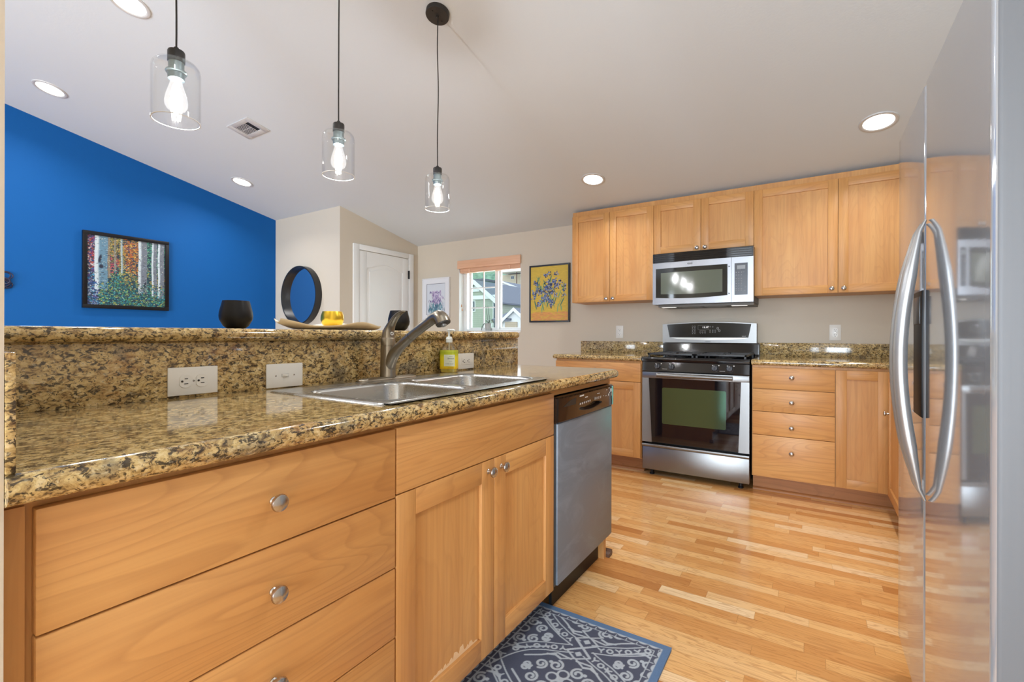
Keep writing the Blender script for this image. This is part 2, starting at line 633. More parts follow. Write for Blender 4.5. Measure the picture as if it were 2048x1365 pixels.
# closet door
dr = thing('door_1', 'white panelled closet door', None, (CLX, 3.8, 0))
del_label = dr
tag(dr, None, None, None, 'structure')
DF = lambda u, v, d: (CLX + d, u, v)
mb = MB()
mb.fbox(DF, 3.35, 3.428, 0, 2.09, 0.0, 0.018, 0, 0.003)
mb.fbox(DF, 4.182, 4.262, 0, 2.09, 0.0, 0.018, 0, 0.003)
mb.fbox(DF, 3.428, 4.182, 2.03, 2.09, 0.0, 0.018, 0, 0.003)
mb.build('door_casing', WHITE, dr)
mb = MB()
def arch_panel(mb, u0, u1, v0, v1, arch, d0, d1, n=14):
    pts = [(u0, v0), (u1, v0), (u1, v1)]
    for i in range(1, n):
        t = i / n
        pts.append((u1 + (u0 - u1) * t, v1 + arch * sin(pi * t) ** 1.6))
    pts.append((u0, v1))
    mb.prism(pts, lambda p, q, t: DF(p, q, t), d0, d1)
mb.fbox(DF, 3.432, 4.176, 0.01, 2.022, 0.0, 0.006)
for u0, u1 in ((3.432, 3.535), (4.075, 4.176)):
    mb.fbox(DF, u0, u1, 0.01, 2.022, 0.006, 0.013, 0, 0.002)
# top rail with arched underside, lock and bottom rails
pts = [(3.535, 2.022), (4.075, 2.022), (4.075, 1.84)]
for i in range(1, 14):
    t = i / 14
    pts.append((4.075 - 0.54 * t, 1.84 + 0.06 * sin(pi * t) ** 1.6))
pts.append((3.535, 1.84))
mb.prism(pts, lambda p, q, t: DF(p, q, t), 0.006, 0.013)
mb.fbox(DF, 3.535, 4.075, 0.85, 1.0, 0.006, 0.013, 0, 0.002)
mb.fbox(DF, 3.535, 4.075, 0.01, 0.2, 0.006, 0.013, 0, 0.002)
arch_panel(mb, 3.575, 4.035, 1.04, 1.80, 0.05, 0.006, 0.011)
mb.fbox(DF, 3.575, 4.035, 0.24, 0.81, 0.006, 0.011, 0, 0.002)
mb.build('door_slab', WHITE, dr)
for z in (1.83, 1.05, 0.25):
    mb = MB()
    mb.fbox(DF, 4.166, 4.192, z - 0.05, z + 0.05, 0.013, 0.02, 0, 0.001)
    mb.lathe([(0.006, -0.052), (0.006, 0.052)], (CLX + 0.022, 4.18, z), n=10)
    mb.build('hinge', BLACKM, dr)

# ------------------------------------------------------------------ window
wd = thing('window_1', 'white sliding window', None, (WX0, WY, WZ0))
tag(wd, None, None, None, 'structure')
YI = WY + 0.085                                  # inner face of the window frame
mb = MB()
for a in ((WX0, WX0 + 0.05, WZ0, WZ1), (WX1 - 0.03, WX1, WZ0, WZ1), (WX0 + .05, WX1 - .03, WZ0, WZ0 + 0.022), (WX0 + .05, WX1 - .03, WZ1 - 0.05, WZ1)):
    mb.box(a[0], a[1], YI, YI + 0.05, a[2], a[3], 0, 0.004)
mb.build('window_frame', WHITE, wd)
struct('sill', MB().box(WX0, WX1, WY - 0.012, YI, WZ0 - 0.02, WZ0 + 0.001, 0, 0.003), WHITE, None, wd)
mb = MB()
mb.box(WX0 - 0.001, WX0 + 0.004, WY - 0.002, YI, WZ0, WZ1)
mb.box(WX1 - 0.004, WX1 + 0.001, WY - 0.002, YI, WZ0, WZ1)
mb.box(WX0 + 0.004, WX1 - 0.004, WY - 0.002, YI, WZ1 - 0.004, WZ1 + 0.001)
mb.build('jamb_liner', WHITE, wd, smooth=False)
def sash(x0, x1, z0, z1, y, cols, rows, glass, fr):
    mb = MB()
    for a in ((x0, x0 + fr, z0, z1), (x1 - fr, x1, z0, z1), (x0 + fr, x1 - fr, z0, z0 + fr), (x0 + fr, x1 - fr, z1 - fr, z1)):
        mb.box(a[0], a[1], y, y + 0.028, a[2], a[3], 0, 0.003)
    for i in range(1, cols):
        xc = x0 + fr + (x1 - x0 - 2 * fr) * i / cols
        mb.box(xc - 0.007, xc + 0.007, y + 0.008, y + 0.020, z0 + fr, z1 - fr)
    for j in range(1, rows):
        zc = z0 + fr + (z1 - z0 - 2 * fr) * j / rows
        for i in range(cols):
            xa = x0 + fr + (x1 - x0 - 2 * fr) * i / cols + (0.007 if i else 0)
            xb = x0 + fr + (x1 - x0 - 2 * fr) * (i + 1) / cols - (0.007 if i < cols - 1 else 0)
            mb.box(xa, xb, y + 0.008, y + 0.020, zc - 0.007, zc + 0.007)
    o = mb.build('sash', WHITE, wd)
    g = MB().box(x0 + fr, x1 - fr, y + 0.012, y + 0.015, z0 + fr, z1 - fr)
    g.build('pane', glass, o, smooth=False)
sash(-3.462, -3.035, WZ0 + 0.005, WZ1 - 0.05, YI + 0.004, 2, 3, PANE_SCREEN, 0.036)
sash(-3.055, -2.70, WZ0 + 0.005, WZ1 - 0.05, YI + 0.034, 1, 1, PANE, 0.036)
mb = MB().box(-3.075, -3.03, YI - 0.006, YI + 0.004, WZ0 + 0.005, WZ1 - .05, 0, 0.003)
mb.build('meeting_rail', WHITE, wd)

BLINDW = maple('blind_wood', 0, srgb(238, 196, 164), srgb(222, 172, 138), srgb(196, 142, 106))
bl = thing('window_blind', 'pale wood venetian blind pulled up under its valance over the window', 'blind', (-3.1, WY, 1.965))
MB().box(WX0 - 0.008, WX1 + 0.006, WY - 0.028, WY - 0.008, 1.872, 1.966, 0, 0.002).build('valance', BLINDW, bl)
for i in range(8):
    MB().box(WX0 + 0.012, WX1 - 0.012, WY + 0.004, WY + 0.058, 1.838 + i * 0.0055, 1.8432 + i * 0.0055).build('slat', BLINDW, bl)
MB().box(WX0 + 0.012, WX1 - 0.012, WY + 0.004, WY + 0.058, 1.822, 1.8375, 0, 0.003).build('bottom_rail', BLINDW, bl)
for x in (-3.39, -2.83):
    MB().box(x - 0.012, x + 0.012, WY + 0.001, WY + 0.004, 1.821, 1.875).build('ladder_tape', BLINDW, bl)
CORD = plain('blind_cord', srgb(225, 220, 212), 0.6)
mb = MB()
for x, z in ((-3.515, 1.42), (-3.505, 1.375)):
    mb.tube([(x, WY + 0.015, 1.80), (x - 0.002, WY + 0.017, 1.6), (x, WY + 0.015, z + 0.03)], 0.0012, 6)
mb.build('pull_cord', CORD, bl)
TASS = plain('tassel_wood', srgb(196, 150, 116), 0.5)
for x, z in ((-3.515, 1.42), (-3.505, 1.375)):
    MB().lathe([(0.003, 0.034), (0.006, 0.024), (0.008, 0.004), (0.006, 0)], (x, WY + 0.015, z), n=12).build('tassel', TASS, bl)

# ------------------------------------------------------------------ beyond the window
def siding(name, c, pitch=0.16):
    t = NT(name)
    tc = t.n('ShaderNodeTexCoord')
    sp = t.n('ShaderNodeSeparateXYZ')
    t.link(tc.outputs['Object'], sp.inputs[0])
    f = t.math('FRACT', t.math('DIVIDE', sp.outputs[2], pitch))
    cc = t.mix(t.ramp(f, [(0.0, (0.55, 0.55, 0.55)), (0.10, (0.55, 0.55, 0.55)), (0.16, (0, 0, 0)), (1, (0, 0, 0))]), c, tuple(k * 0.6 for k in c))
    t.bump(f, 0.4, 0.02)
    return t.set(color=cc, rough=0.7)
def roofing(name, c):
    t = NT(name)
    n = t.noise(t.coord((6, 6, 22)), 2.0, 3)
    return t.set(color=t.mix(t.ramp(n, [(0.35, (0, 0, 0)), (0.7, (1, 1, 1))]), tuple(k * 0.8 for k in c), tuple(k * 1.2 for k in c)), rough=0.85)
SID_G, SID_T, SID_C = siding('green_siding', srgb(176, 182, 164)), siding('tan_siding', srgb(204, 186, 160)), siding('cream_siding', srgb(222, 206, 178), 0.3)
SID_P = siding('pinkish_siding', srgb(220, 196, 180))
ROOF = roofing('slate_roof', srgb(112, 114, 126))
EXTW = plain('exterior_white', srgb(240, 240, 238), 0.5)
EXTG = plain('exterior_glass', srgb(92, 98, 104), 0.1)

MB().box(-140, 40, 5.0, 120, -4.2, -4.0).build('ground_outside', plain('asphalt', srgb(120, 120, 116), 0.9), smooth=False)
tag(bpy.data.objects['ground_outside'], 'ground between the houses outside', None, None, 'structure')

def ext_house(name, label, loc):
    return thing(name, label, 'house', loc)
def win(parent, x0, x1, y, z0, z1, bars=1):
    mb = MB()
    f = 0.06
    for a in ((x0, x0 + f, z0, z1), (x1 - f, x1, z0, z1), (x0 + f, x1 - f, z0, z0 + f), (x0 + f, x1 - f, z1 - f, z1)):
        mb.box(a[0], a[1], y - 0.05, y + 0.02, a[2], a[3])
    for i in range(1, bars + 1):
        xc = x0 + (x1 - x0) * i / (bars + 1)
        mb.box(xc - 0.02, xc + 0.02, y - 0.045, y + 0.02, z0 + f, z1 - f)
    o = mb.build('window', EXTW, parent, smooth=False)
    MB().box(x0 + f, x1 - f, y - 0.02, y - 0.01, z0 + f, z1 - f).build('pane', EXTG, o, smooth=False)

# everything outside is laid out from its bearing through the window and a plausible distance
def gable(hx, yl, yb, z0, apz, half, sl, mat_w, parent, rake=0.2, over=0.2, roofm=ROOF, body='wall'):
    ev = apz - sl * half
    mb = MB().prism([(hx - half, z0), (hx + half, z0), (hx + half, ev), (hx, apz), (hx - half, ev)], lambda p, q, t: (p, t, q), yl, yb)
    mb.build(body, mat_w, parent, smooth=False)
    for sgn in (-1, 1):
        e = half + 0.3
        MB().prism([(hx, apz + 0.02), (hx + sgn * e, apz - sl * e + 0.02), (hx + sgn * e, apz - sl * e + 0.14), (hx, apz + 0.14)], lambda p, q, t: (p, t, q), yl - over, yb + 0.2).build('roof', roofm, parent, smooth=False)
        MB().prism([(hx, apz + 0.15), (hx + sgn * e, apz - sl * e + 0.15), (hx + sgn * e, apz - sl * e - rake + 0.05), (hx, apz - rake + 0.05)], lambda p, q, t: (p, t, q), yl - over - 0.06, yl - over - 0.002).build('rake_board', EXTW, parent, smooth=False)
GZ = -4.0
# green gabled house at 30 m
gh = ext_house('green_house', 'pale green sided gable house seen through the gridded window sash', (-22.7, 30, GZ))
gable(-22.72, 30.0, 38.0, GZ, 5.35, 2.15, 0.76, SID_G, gh, 0.28, 0.25)
MB().box(-24.87, -20.57, 29.86, 29.998, 3.92, 4.22).build('belly_band', EXTW, gh, smooth=False)
MB().prism([(-22.65 + 0.40 * cos(pi * i / 16), 4.55 + 0.46 * sin(pi * i / 16)) for i in range(17)], lambda p, q, t: (p, t, q), 29.9, 29.998).build('arched_vent', EXTW, gh, smooth=False)
win(gh, -24.0, -22.72, 30.0, 2.95, 3.85, 0)
win(gh, -21.0, -20.7, 30.0, 1.2, 3.78, 0)
# garage at 28 m
gg = ext_house('garage', 'small white gabled garage below the tan house', (-18.2, 28, GZ))
gable(-17.73, 28.0, 32.5, GZ, 2.88, 1.02, 0.80, EXTW, gg, 0.16, 0.15)
MB().prism([(27.8, 2.10), (30.5, 2.86), (30.5, 2.98), (27.8, 2.22)], lambda p, q, t: (t, p, q), -19.6, -18.0).build('side_roof', ROOF, gg, smooth=False)
MB().box(-19.5, -18.76, 28.1, 32.4, GZ, 2.10).build('side_wall', SID_T, gg, smooth=False)
MB().box(-18.5, -17.5, 27.9, 27.998, GZ, 2.02).build('garage_door', siding('garage_door_tan', srgb(196, 178, 152), 0.2), gg, smooth=False)
# tan house with slate roofs at 44 m
th = ext_house('tan_house', 'tan sided house with slate roofs seen through the open window side', (-28, 44, GZ))
MB().box(-36.0, -20.0, 44.0, 56, GZ, 4.68).build('wall', SID_T, th, smooth=False)
MB().prism([(43.75, 4.62), (45.7, 5.50), (45.7, 5.66), (43.75, 4.80)], lambda p, q, t: (t, p, q), -36, -19.6).build('roof', ROOF, th, smooth=False)
MB().box(-36, -19.6, 43.55, 43.77, 4.58, 4.86).build('gutter', EXTW, th, smooth=False)
win(th, -29.5, -28.05, 44.0, 3.85, 4.55, 2)
gable(-31.2, 46.6, 56, 4.6, 7.40, 4.6, 0.38, SID_P, th, 0.12, 0.25)
MB().prism([(-31.2 + 0.62 * cos(2 * pi * i / 24), 6.72 + 0.50 * sin(2 * pi * i / 24)) for i in range(24)], lambda p, q, t: (p, t, q), 46.5, 46.598).build('round_vent', EXTW, th, smooth=False)
MB().lathe([(0.11, 0), (0.11, 0.8)], (-28.9, 45.6, 5.4), n=10).build('roof_pipe', EXTG, th)
# houses up the hill
uh = ext_house('hillside_house', 'cream flat sided house high on the hill with a white porch roof', (-50, 80, GZ))
MB().box(-54.6, -44, 80, 92, -4.0, 13.4).build('wall', SID_C, uh, smooth=False)
MB().box(-53.2, -43.2, 77.6, 92, 13.6, 14.2).build('roof', EXTW, uh, smooth=False)
win(uh, -51.6, -50.8, 80, 12.4, 13.1, 1)
MB().lathe([(0.10, 3), (0.10, 14.5)], (-49.6, 79.0, 0), n=8).build('post', plain('rust_post', srgb(120, 84, 66), 0.7), uh)
HEDGE = NT('hillside_green')
HEDGE = HEDGE.set(color=HEDGE.ramp(HEDGE.noise(HEDGE.coord(), 0.8, 6, 0.65), [(0.35, srgb(92, 118, 98)), (0.65, srgb(140, 168, 146))]), rough=0.9)
mb = MB().prism([(93.0, -4), (100.0, 14.0), (115.0, 26), (115, -4)], lambda p, q, t: (t, p, q), -130, -30)
tag(mb.build('hill_outside', HEDGE, smooth=False), 'wooded green hillside behind the houses', None, None, 'structure')
bh = ext_house('distant_house', 'grey green house among the trees behind the gable', (-58, 76, GZ))
MB().box(-62.0, -55.6, 76, 88, -4.0, 12.0).build('wall', plain('grey_green_siding', srgb(150, 172, 160), 0.7), bh, smooth=False)
MB().box(-62.4, -55.3, 75.6, 88.4, 12.0, 12.4).build('roof', ROOF, bh, smooth=False)
win(bh, -58.6, -56.6, 76, 10.4, 11.6, 2)

# orchid on the sill
orc = thing('potted_orchid', 'leafless-stemmed orchid in a pale grey pot on the window sill', 'plant', (-3.153, 4.405, WZ0 + 0.001))
POT = plain('grey_ceramic', srgb(168, 170, 168), 0.4)
MB().shell([(0.032, 0), (0.044, 0.088), (0.041, 0.088), (0.030, 0.006), (0.0001, 0.006), (0.0001, 0)], (0, 0, 0)).build('pot', POT, orc, local=True)
MB().lathe([(0.040, 0.074), (0.02, 0.082)], (0, 0, 0), n=20).build('potting_bark', plain('bark', srgb(70, 60, 48), 0.9), orc, local=True)
STEM = plain('orchid_stem', srgb(66, 66, 56), 0.6)
LEAF = plain('orchid_leaf', srgb(92, 104, 92), 0.35)
for dx in (-0.012, 0.016):
    MB().tube([(dx * 0.4 + 0.006, 0, 0.07), (dx + 0.004, 0.0, 0.13), (dx - 0.022, 0.0, 0.29)], [0.003, 0.0026, 0.002], 8).build('stem', STEM, orc, local=True)
def leaf(path, w):
    n = len(path)
    MB().tube(path, [(max(0.002, w * sin(pi * (i + 0.4) / (n - 0.2))), 0.0018) for i in range(n)], 10, flat=(0, 1, 0)).build('leaf', LEAF, orc, local=True)
leaf([(0.005, 0, 0.085), (0.03, -0.005, 0.125), (0.062, -0.012, 0.128), (0.086, -0.016, 0.09)], 0.022)
leaf([(-0.01, 0, 0.09), (-0.05, -0.005, 0.088), (-0.078, -0.01, 0.05), (-0.086, -0.014, 0.004)], 0.014)
leaf([(0.0, 0, 0.085), (-0.02, 0.01, 0.12), (-0.03, 0.016, 0.125), (-0.045, 0.02, 0.11)], 0.014)

# ------------------------------------------------------------------ cabinets
V, HX, HY = MAPLE[2], MAPLE[0], MAPLE[1]
TOEM = maple('toe_kick_wood', 0, srgb(184, 128, 78), srgb(166, 110, 64), srgb(124, 78, 46))


def knob(parent, F, u, v, d):
    a = Vector(F(u, v, d))
    nrm = (Vector(F(u, v, d + 1)) - a).normalized()
    MB().lathe([(0.0075, 0), (0.0075, 0.002), (0.0055, 0.004), (0.0052, 0.011), (0.010, 0.0145), (0.0152, 0.0185), (0.0158, 0.021), (0.0145, 0.0245), (0.009, 0.0275), (0.0, 0.0285)],
               a, nrm, 24).build('knob', KNOBM, parent)


def shaker(parent, F, u0, u1, v0, v1, hm, kn=None, st=0.058, rail=0.058, name='door'):
    mb = MB()
    t, b = 0.019, 0.0012
    mb.fbox(F, u0, u0 + st, v0, v1, 0, t, 0, b)
    mb.fbox(F, u1 - st, u1, v0, v1, 0, t, 0, b)
    mb.fbox(F, u0 + st, u1 - st, v0, v0 + rail, 0, t, 1, b)
    mb.fbox(F, u0 + st, u1 - st, v1 - rail, v1, 0, t, 1, b)
    mb.fbox(F, u0 + st - 0.004, u1 - st + 0.004, v0 + rail - 0.004, v1 - rail + 0.004, 0.001, 0.009, 0)
    o = mb.build(name, [V, hm], parent)
    if kn:
        knob(o, F, kn[0], kn[1], t)
    return o


def slab(parent, F, u0, u1, v0, v1, hm, kn=None, name='drawer'):
    mb = MB().fbox(F, u0, u1, v0, v1, 0, 0.019, 0, 0.002)
    o = mb.build(name, hm, parent)
    if kn:
        knob(o, F, kn[0], kn[1], 0.019)
    return o


def carcass(parent, F, u0, u1, v0, v1, depth, hm, front=True, top=False, name='body'):
    mb = MB()
    if front:
        mb.fbox(F, u0, u1, v0, v1, -0.02, -0.0005, 0)
    mb.fbox(F, u0, u0 + 0.018, v0, v1, -depth, -0.02, 0)
    mb.fbox(F, u1 - 0.018, u1, v0, v1, -depth, -0.02, 0)
    mb.fbox(F, u0 + 0.018, u1 - 0.018, v0, v0 + 0.018, -depth, -0.02, 1)
    mb.fbox(F, u0 + 0.018, u1 - 0.018, v0 + 0.018, v1, -depth, -depth + 0.01, 0)
    if top:
        mb.fbox(F, u0 + 0.018, u1 - 0.018, v1 - 0.018, v1, -depth + .01, -0.02, 1)
    return mb.build(name, [V, hm], parent)


TOE = 0.112
def toekick(parent, F, u0, u1, hm, d=-0.075, shoe=True):
    MB().fbox(F, u0, u1, 0.0, TOE, d - 0.015, d).build('toe_kick', TOEM, parent)
    if shoe:
        mb = MB()
        mb.prism([(0, 0), (0.017, 0), (0.015, 0.008), (0.010, 0.014), (0, 0.018)], lambda p, q, t: F(t, q, d + p), u0, u1)
        mb.build('shoe_moulding', TOEM, parent)


# peninsula drawer unit
c = thing('drawer_cabinet', 'maple four-drawer base cabinet beside the wall end, nearest unit of the peninsula', 'cabinet', (PEN_X, 0.47, 0))
carcass(c, FP, 0.1415, 0.769, TOE, 0.884, 0.52, HY)
toekick(c, FP, 0.1415, 0.769, HY, -0.140, False)
MB().fbox(FP, 0.1415, 0.163, TOE, 0.875, -0.0005, 0.006, 0).build('filler_strip', V, c)
for v0, v1 in ((0.712, 0.871), (0.5495, 0.709), (0.387, 0.5465), (0.125, 0.384)):
    slab(c, FP, 0.170, 0.767, v0, v1, HY, (0.475, (v0 + v1) / 2 if v0 > 0.2 else 0.30))
# sink unit
c = thing('sink_cabinet', 'maple sink base cabinet with false front above two shaker doors', 'cabinet', (PEN_X, 1.165, 0))
carcass(c, FP, 0.769, 1.5605, TOE, 0.884, 0.52, HY)
toekick(c, FP, 0.769, 1.5605, HY, -0.140, False)
slab(c, FP, 0.7715, 1.5585, 0.717, 0.872, HY, name='false_front')
shaker(c, FP, 0.7715, 1.1665, 0.134, 0.714, HY, (1.136, 0.683), 0.062, 0.062)
mb = MB()
rq = random.Random(4)
pts = [(0.838, 0.1965), (1.098, 0.1965)]
for i in range(60):
    u = 1.098 - 0.26 * (i + 0.5) / 60
    env = 0.012 + 0.016 * sin(pi * min(1, (1.098 - u) / 0.16)) ** 2
    pts.append((u, 0.1972 + env * rq.uniform(0.15, 1.0) * (0.35 if u < 0.9 else 1)))
mb.prism(pts, lambda p, q, t: FP(p, q, t), 0.0090, 0.0094)
sd = [o for o in c.children if o.name.startswith('door')][0]
tag(mb.build('worn_finish', plain('worn_maple', srgb(226, 192, 150), 0.6), sd, smooth=False), 'pale scuffed strip')
shaker(c, FP, 1.1695, 1.5585, 0.134, 0.714, HY, (1.204, 0.683), 0.062, 0.062)
# end panel past the dishwasher
c = MB()
c.prism([(PEN_X - 0.52, 0), (PEN_X - 0.018, 0), (PEN_X - 0.018, TOE), (PEN_X, TOE), (PEN_X, 0.884), (PEN_X - 0.52, 0.884)], lambda p, q, t: (p, t, q), 2.156, 2.180)
tag(c.build('end_panel', V), 'plain maple end panel closing the peninsula beyond the dishwasher', 'panel')
c = MB().box(PEN_X - 0.02, PEN_X + 0.006, 1.562, 2.155, 0.860, 0.884)
tag(c.build('filler_rail', HY), 'thin maple rail above the dishwasher under the counter edge', 'rail')

# dishwasher
dw = thing('dishwasher', 'stainless dishwasher with black control panel at the peninsula end', 'dishwasher', (PEN_X, 1.86, 0))
FD = lambda u, v, d: (-0.815 + d, u, v)
D0, D1 = 1.5625, 2.152
CZ = 0.7555
MB().fbox(FD, D0 + 0.004, D1 - 0.004, 0.12, 0.852, -0.50, -0.022).build('tub', BLACKM, dw)
mb = MB().fbox(FD, D0 + 0.012, D1 - 0.014, 0.144, CZ - 0.001, -0.02, 0.012, 0, 0.004)
mb.build('door', STEEL_DW, dw)
EDGEG = plain('door_edge_grey', (0.05, 0.055, 0.06), 0.3)
for u in (D0, D1 - 0.012):
    MB().fbox(FD, u, u + 0.012, 0.144, CZ - 0.001, -0.022, 0.004).build('door_edge', EDGEG, dw)
# control panel: swept profile bowed outward, with a scooped handle
NU, NV = 120, 60
def cp_d(s, w):
    base = 0.012 + 0.016 * (1 - (2 * s - 1) ** 4) ** 0.5 * (0.55 + 0.45 * w)
    b = 0.022 + 0.030 * (1 - (2 * s - 1) ** 2)              # height of lower line
    k = (s - 0.30) / 0.42
    scoop = 0.0
    if 0 < k < 1:
        sm = lambda q: max(0.0, min(1.0, q)) ** 2 * (3 - 2 * max(0.0, min(1.0, q)))
        q = 2 * k - 1
        top = 0.33 + 0.17 * sqrt(max(0, 1 - q * q))
        bot = 0.33 - 0.13 * (1 - q * q)
        scoop = -0.020 * sm((top - w) / 0.05) * sm((w - bot) / 0.10)
    edge = -0.006 * max(0, (0.05 - w) / 0.05) - 0.010 * max(0, (w - 0.95) / 0.05)
    return base + scoop + edge
R = []
for i in range(NU + 1):
    s = i / NU
    u = D0 + (D1 - D0) * s
    row = [FD(u, CZ, -0.02)]
    for j in range(NV + 1):
        w = j / NV
        row.append(FD(u, CZ + 0.0005 + 0.0985 * w, cp_d(s, w)))
    row.append(FD(u, CZ + 0.099, -0.02))
    R.append(row)
BROWNB = plain('glossy_brown_black', (0.016, 0.010, 0.008), 0.09, spec=0.6)
mb = MB().rings(R, 0)
cp = mb.build('control_panel', BROWNB, dw)
def cpf(s, w, e=0.0012):
    return FD(D0 + (D1 - D0) * s, CZ + 0.0005 + 0.0985 * w, cp_d(s, w) + e)
mb = MB()
def quad(s0, s1, w0, w1):
    mb.face([cpf(s0, w0), cpf(s1, w0), cpf(s1, w1), cpf(s0, w1)])
for k in range(6):
    s = 0.30 + k * 0.033
    quad(s, s + 0.016, 0.52 + 0.004 * k, 0.60 + 0.004 * k)
for k in range(4):
    s = 0.56 + k * 0.036
    quad(s, s + 0.013, 0.55, 0.66)
quad(0.73, 0.738, 0.60, 0.64)
quad(0.77, 0.80, 0.57, 0.60)
quad(0.83, 0.85, 0.55, 0.66)
quad(0.29, 0.36, 0.86, 0.92)
quad(0.38, 0.43, 0.76, 0.80)
quad(0.60, 0.65, 0.78, 0.81)
quad(0.78, 0.81, 0.84, 0.87)
quad(0.83, 0.86, 0.90, 0.93)
quad(0.915, 0.925, 0.50, 0.66)
quad(0.855, 0.875, 0.66, 0.72)
mb.build('printed_lettering', MARK, cp, smooth=False)
MB().shell([(0.0085, 0), (0.0085, 0.002), (0.005, 0.002), (0.005, 0)], cpf(0.90, 0.78, 0.0), (1, 0, 0), 24).build('dial_ring', MARK, cp)
mb = MB()
mb.prism([(0.06, 0.60), (0.235, 0.60), (0.235, 0.86), (0.15, 0.80)], lambda p, q, t: cpf(p, q, t), 0.0003, 0.0015)
mb.build('latch_recess', SLOT, cp, smooth=False)
MB().fbox(FD, 1.667, D1 - 0.004, 0.0, 0.125, -0.075, -0.062).build('kick_plate', BLACKM, dw)
BRPL = plain('brown_plastic', srgb(72, 50, 38), 0.5)
for u in (D0 + 0.04, D1 - 0.03):
    MB().lathe([(0.016, 0), (0.016, 0.012), (0.008, 0.014), (0.008, 0.122)], FD(u, 0, -0.20), n=16).build('foot', BRPL, dw)
# door stop on the floor by the dishwasher end
c = MB()
c.prism([(0, 0), (0.05, 0), (0.058, 0.012), (0.05, 0.026), (0.036, 0.034), (0.024, 0.02), (0, 0.016)], lambda p, q, t: (-0.866 + t, 2.181 + p * 0.8, q), 0, 0.034)
tag(c.build('toe_cap', plain('brown_rubber', srgb(96, 70, 54), 0.5)), 'small brown moulded cap on the floor at the peninsula end', 'cap')

# base units on the range wall
c = thing('base_cabinet', 'maple base cabinet with a wide drawer between window wall and range', 'cabinet', (-1.51, RNG_Y, 0))
carcass(c, FB, -1.888, -1.130, TOE, 0.884, 0.60, HX)
toekick(c, FB, -1.888, -1.130, HX)
slab(c, FB, -1.886, -1.136, 0.719, 0.868, HX, (-1.511, 0.806))
shaker(c, FB, -1.886, -1.5125, 0.118, 0.7155, HX, (-1.56, 0.68))
shaker(c, FB, -1.5095, -1.136, 0.118, 0.7155, HX, (-1.46, 0.68))
c = thing('drawer_cabinet', 'maple four-drawer base cabinet standing against the range', 'cabinet', (-0.11, RNG_Y, 0))
carcass(c, FB, -0.352, 0.128, TOE, 0.884, 0.60, HX)
toekick(c, FB, -0.352, 0.128, HX)
for (v0, v1), kz in zip(((0.7245, 0.868), (0.568, 0.7215), (0.406, 0.565), (0.118, 0.403)), (0.806, 0.638, 0.468, 0.297)):
    slab(c, FB, -0.347, 0.1265, v0, v1, HX, (-0.113, kz))
c = thing('corner_cabinet', 'maple corner base cabinet with one tall shaker door beside the four drawers', 'cabinet', (0.3, RNG_Y, 0))
carcass(c, FB, 0.128, 0.41, TOE, 0.884, 0.60, HX)
toekick(c, FB, 0.128, 0.485, HX)
shaker(c, FB, 0.1295, 0.402, 0.118, 0.868, HX)
c = thing('base_cabinet', 'maple side base cabinet half hidden between corner and refrigerator', 'cabinet', (RUN_X, 2.9, 0))
carcass(c, FR, 2.02, 3.66, TOE, 0.884, 0.60, HY)
toekick(c, FR, 2.02, 3.66, HY)
shaker(c, FR, 2.84, 3.635, 0.118, 0.868, HY, (3.59, 0.62), 0.05)
shaker(c, FR, 2.04, 2.836, 0.118, 0.868, HY, (2.09, 0.62))

# wall units
def upper(label, u0, u1, v0, doors, knobs):
    c = thing('wall_cabinet', label, 'cabinet', ((u0 + u1) / 2, UP_Y, v0), 'maple wall cabinets over the range wall')
    carcass(c, FU, u0, u1, v0 + 0.002, 2.247, 0.315, HX, True, True)
    for (a, b), k in zip(doors, knobs):
        shaker(c, FU, a, b, v0 + 0.003, 2.203, HX, k)
    return c
upper('maple wall cabinet with two doors next to the flower painting', -1.910, -1.143, 1.392, [(-1.908, -1.5395), (-1.5365, -1.1445)], [(-1.566, 1.420), (-1.503, 1.420)])
upper('short maple wall cabinet with two doors directly above the microwave', -1.143, -0.377, 1.780, [(-1.1415, -0.7625), (-0.7595, -0.3785)], [(-0.790, 1.805), (-0.728, 1.805)])
upper('widest maple wall cabinet, its second door running behind the refrigerator', -0.377, 0.69, 1.392, [(-0.3755, 0.1530), (0.1560, 0.688)], [(0.118, 1.424), (0.188, 1.424)])

# ------------------------------------------------------------------ counters
def bullnose_counter(name, label, cells, path, zt=0.923, th=0.038):
    """cells: list of polygons for the slab; path: [(x, y, nx, ny)] edge that carries the half-round nose."""
    mb = MB()
    for poly in cells:
        mb.prism(poly, lambda p, q, t: (p, q, t), zt - th, zt)
    r = th / 2
    R = []
    for x, y, nx, ny in path:
        row = []
        for k in range(9):
            a = pi / 2 - pi * k / 8
            row.append((x + nx * r * cos(a), y + ny * r * cos(a), zt - r + r * sin(a)))
        R.append(row)
    mb.rings(R, 0, closed=True)
    return tag(mb.build(name, GRANITE, ang=50), label, 'counter')


XF, XB, YE, RC = -0.800, -1.391, 2.226, 0.075
arc = [(XF - RC + RC * cos(a), YE - RC + RC * sin(a)) for a in [pi / 2 * i / 12 for i in range(13)]]
HX0, HX1, HY0, HY1 = -1.318, -0.850, 0.766, 1.566
cells = [[(XB, 0.141), (XF, 0.141), (XF, HY0), (XB, HY0)],
         [(XB, HY0), (HX0, HY0), (HX0, HY1), (XB, HY1)],
         [(HX1, HY0), (XF, HY0), (XF, HY1), (HX1, HY1)],
         [(XB, HY1), (XF, HY1)] + arc + [(XB, YE)]]
path = [(XF, 0.141, 1, 0), (XF, 0.6, 1, 0), (XF, 1.4, 1, 0)] + [(p[0], p[1], cos(pi / 2 * i / 12), sin(pi / 2 * i / 12)) for i, p in enumerate(arc)] + [(XB, YE, 0, 1)]
bullnose_counter('granite_countertop', 'polished granite peninsula countertop with rounded corner around the sink', cells, path)
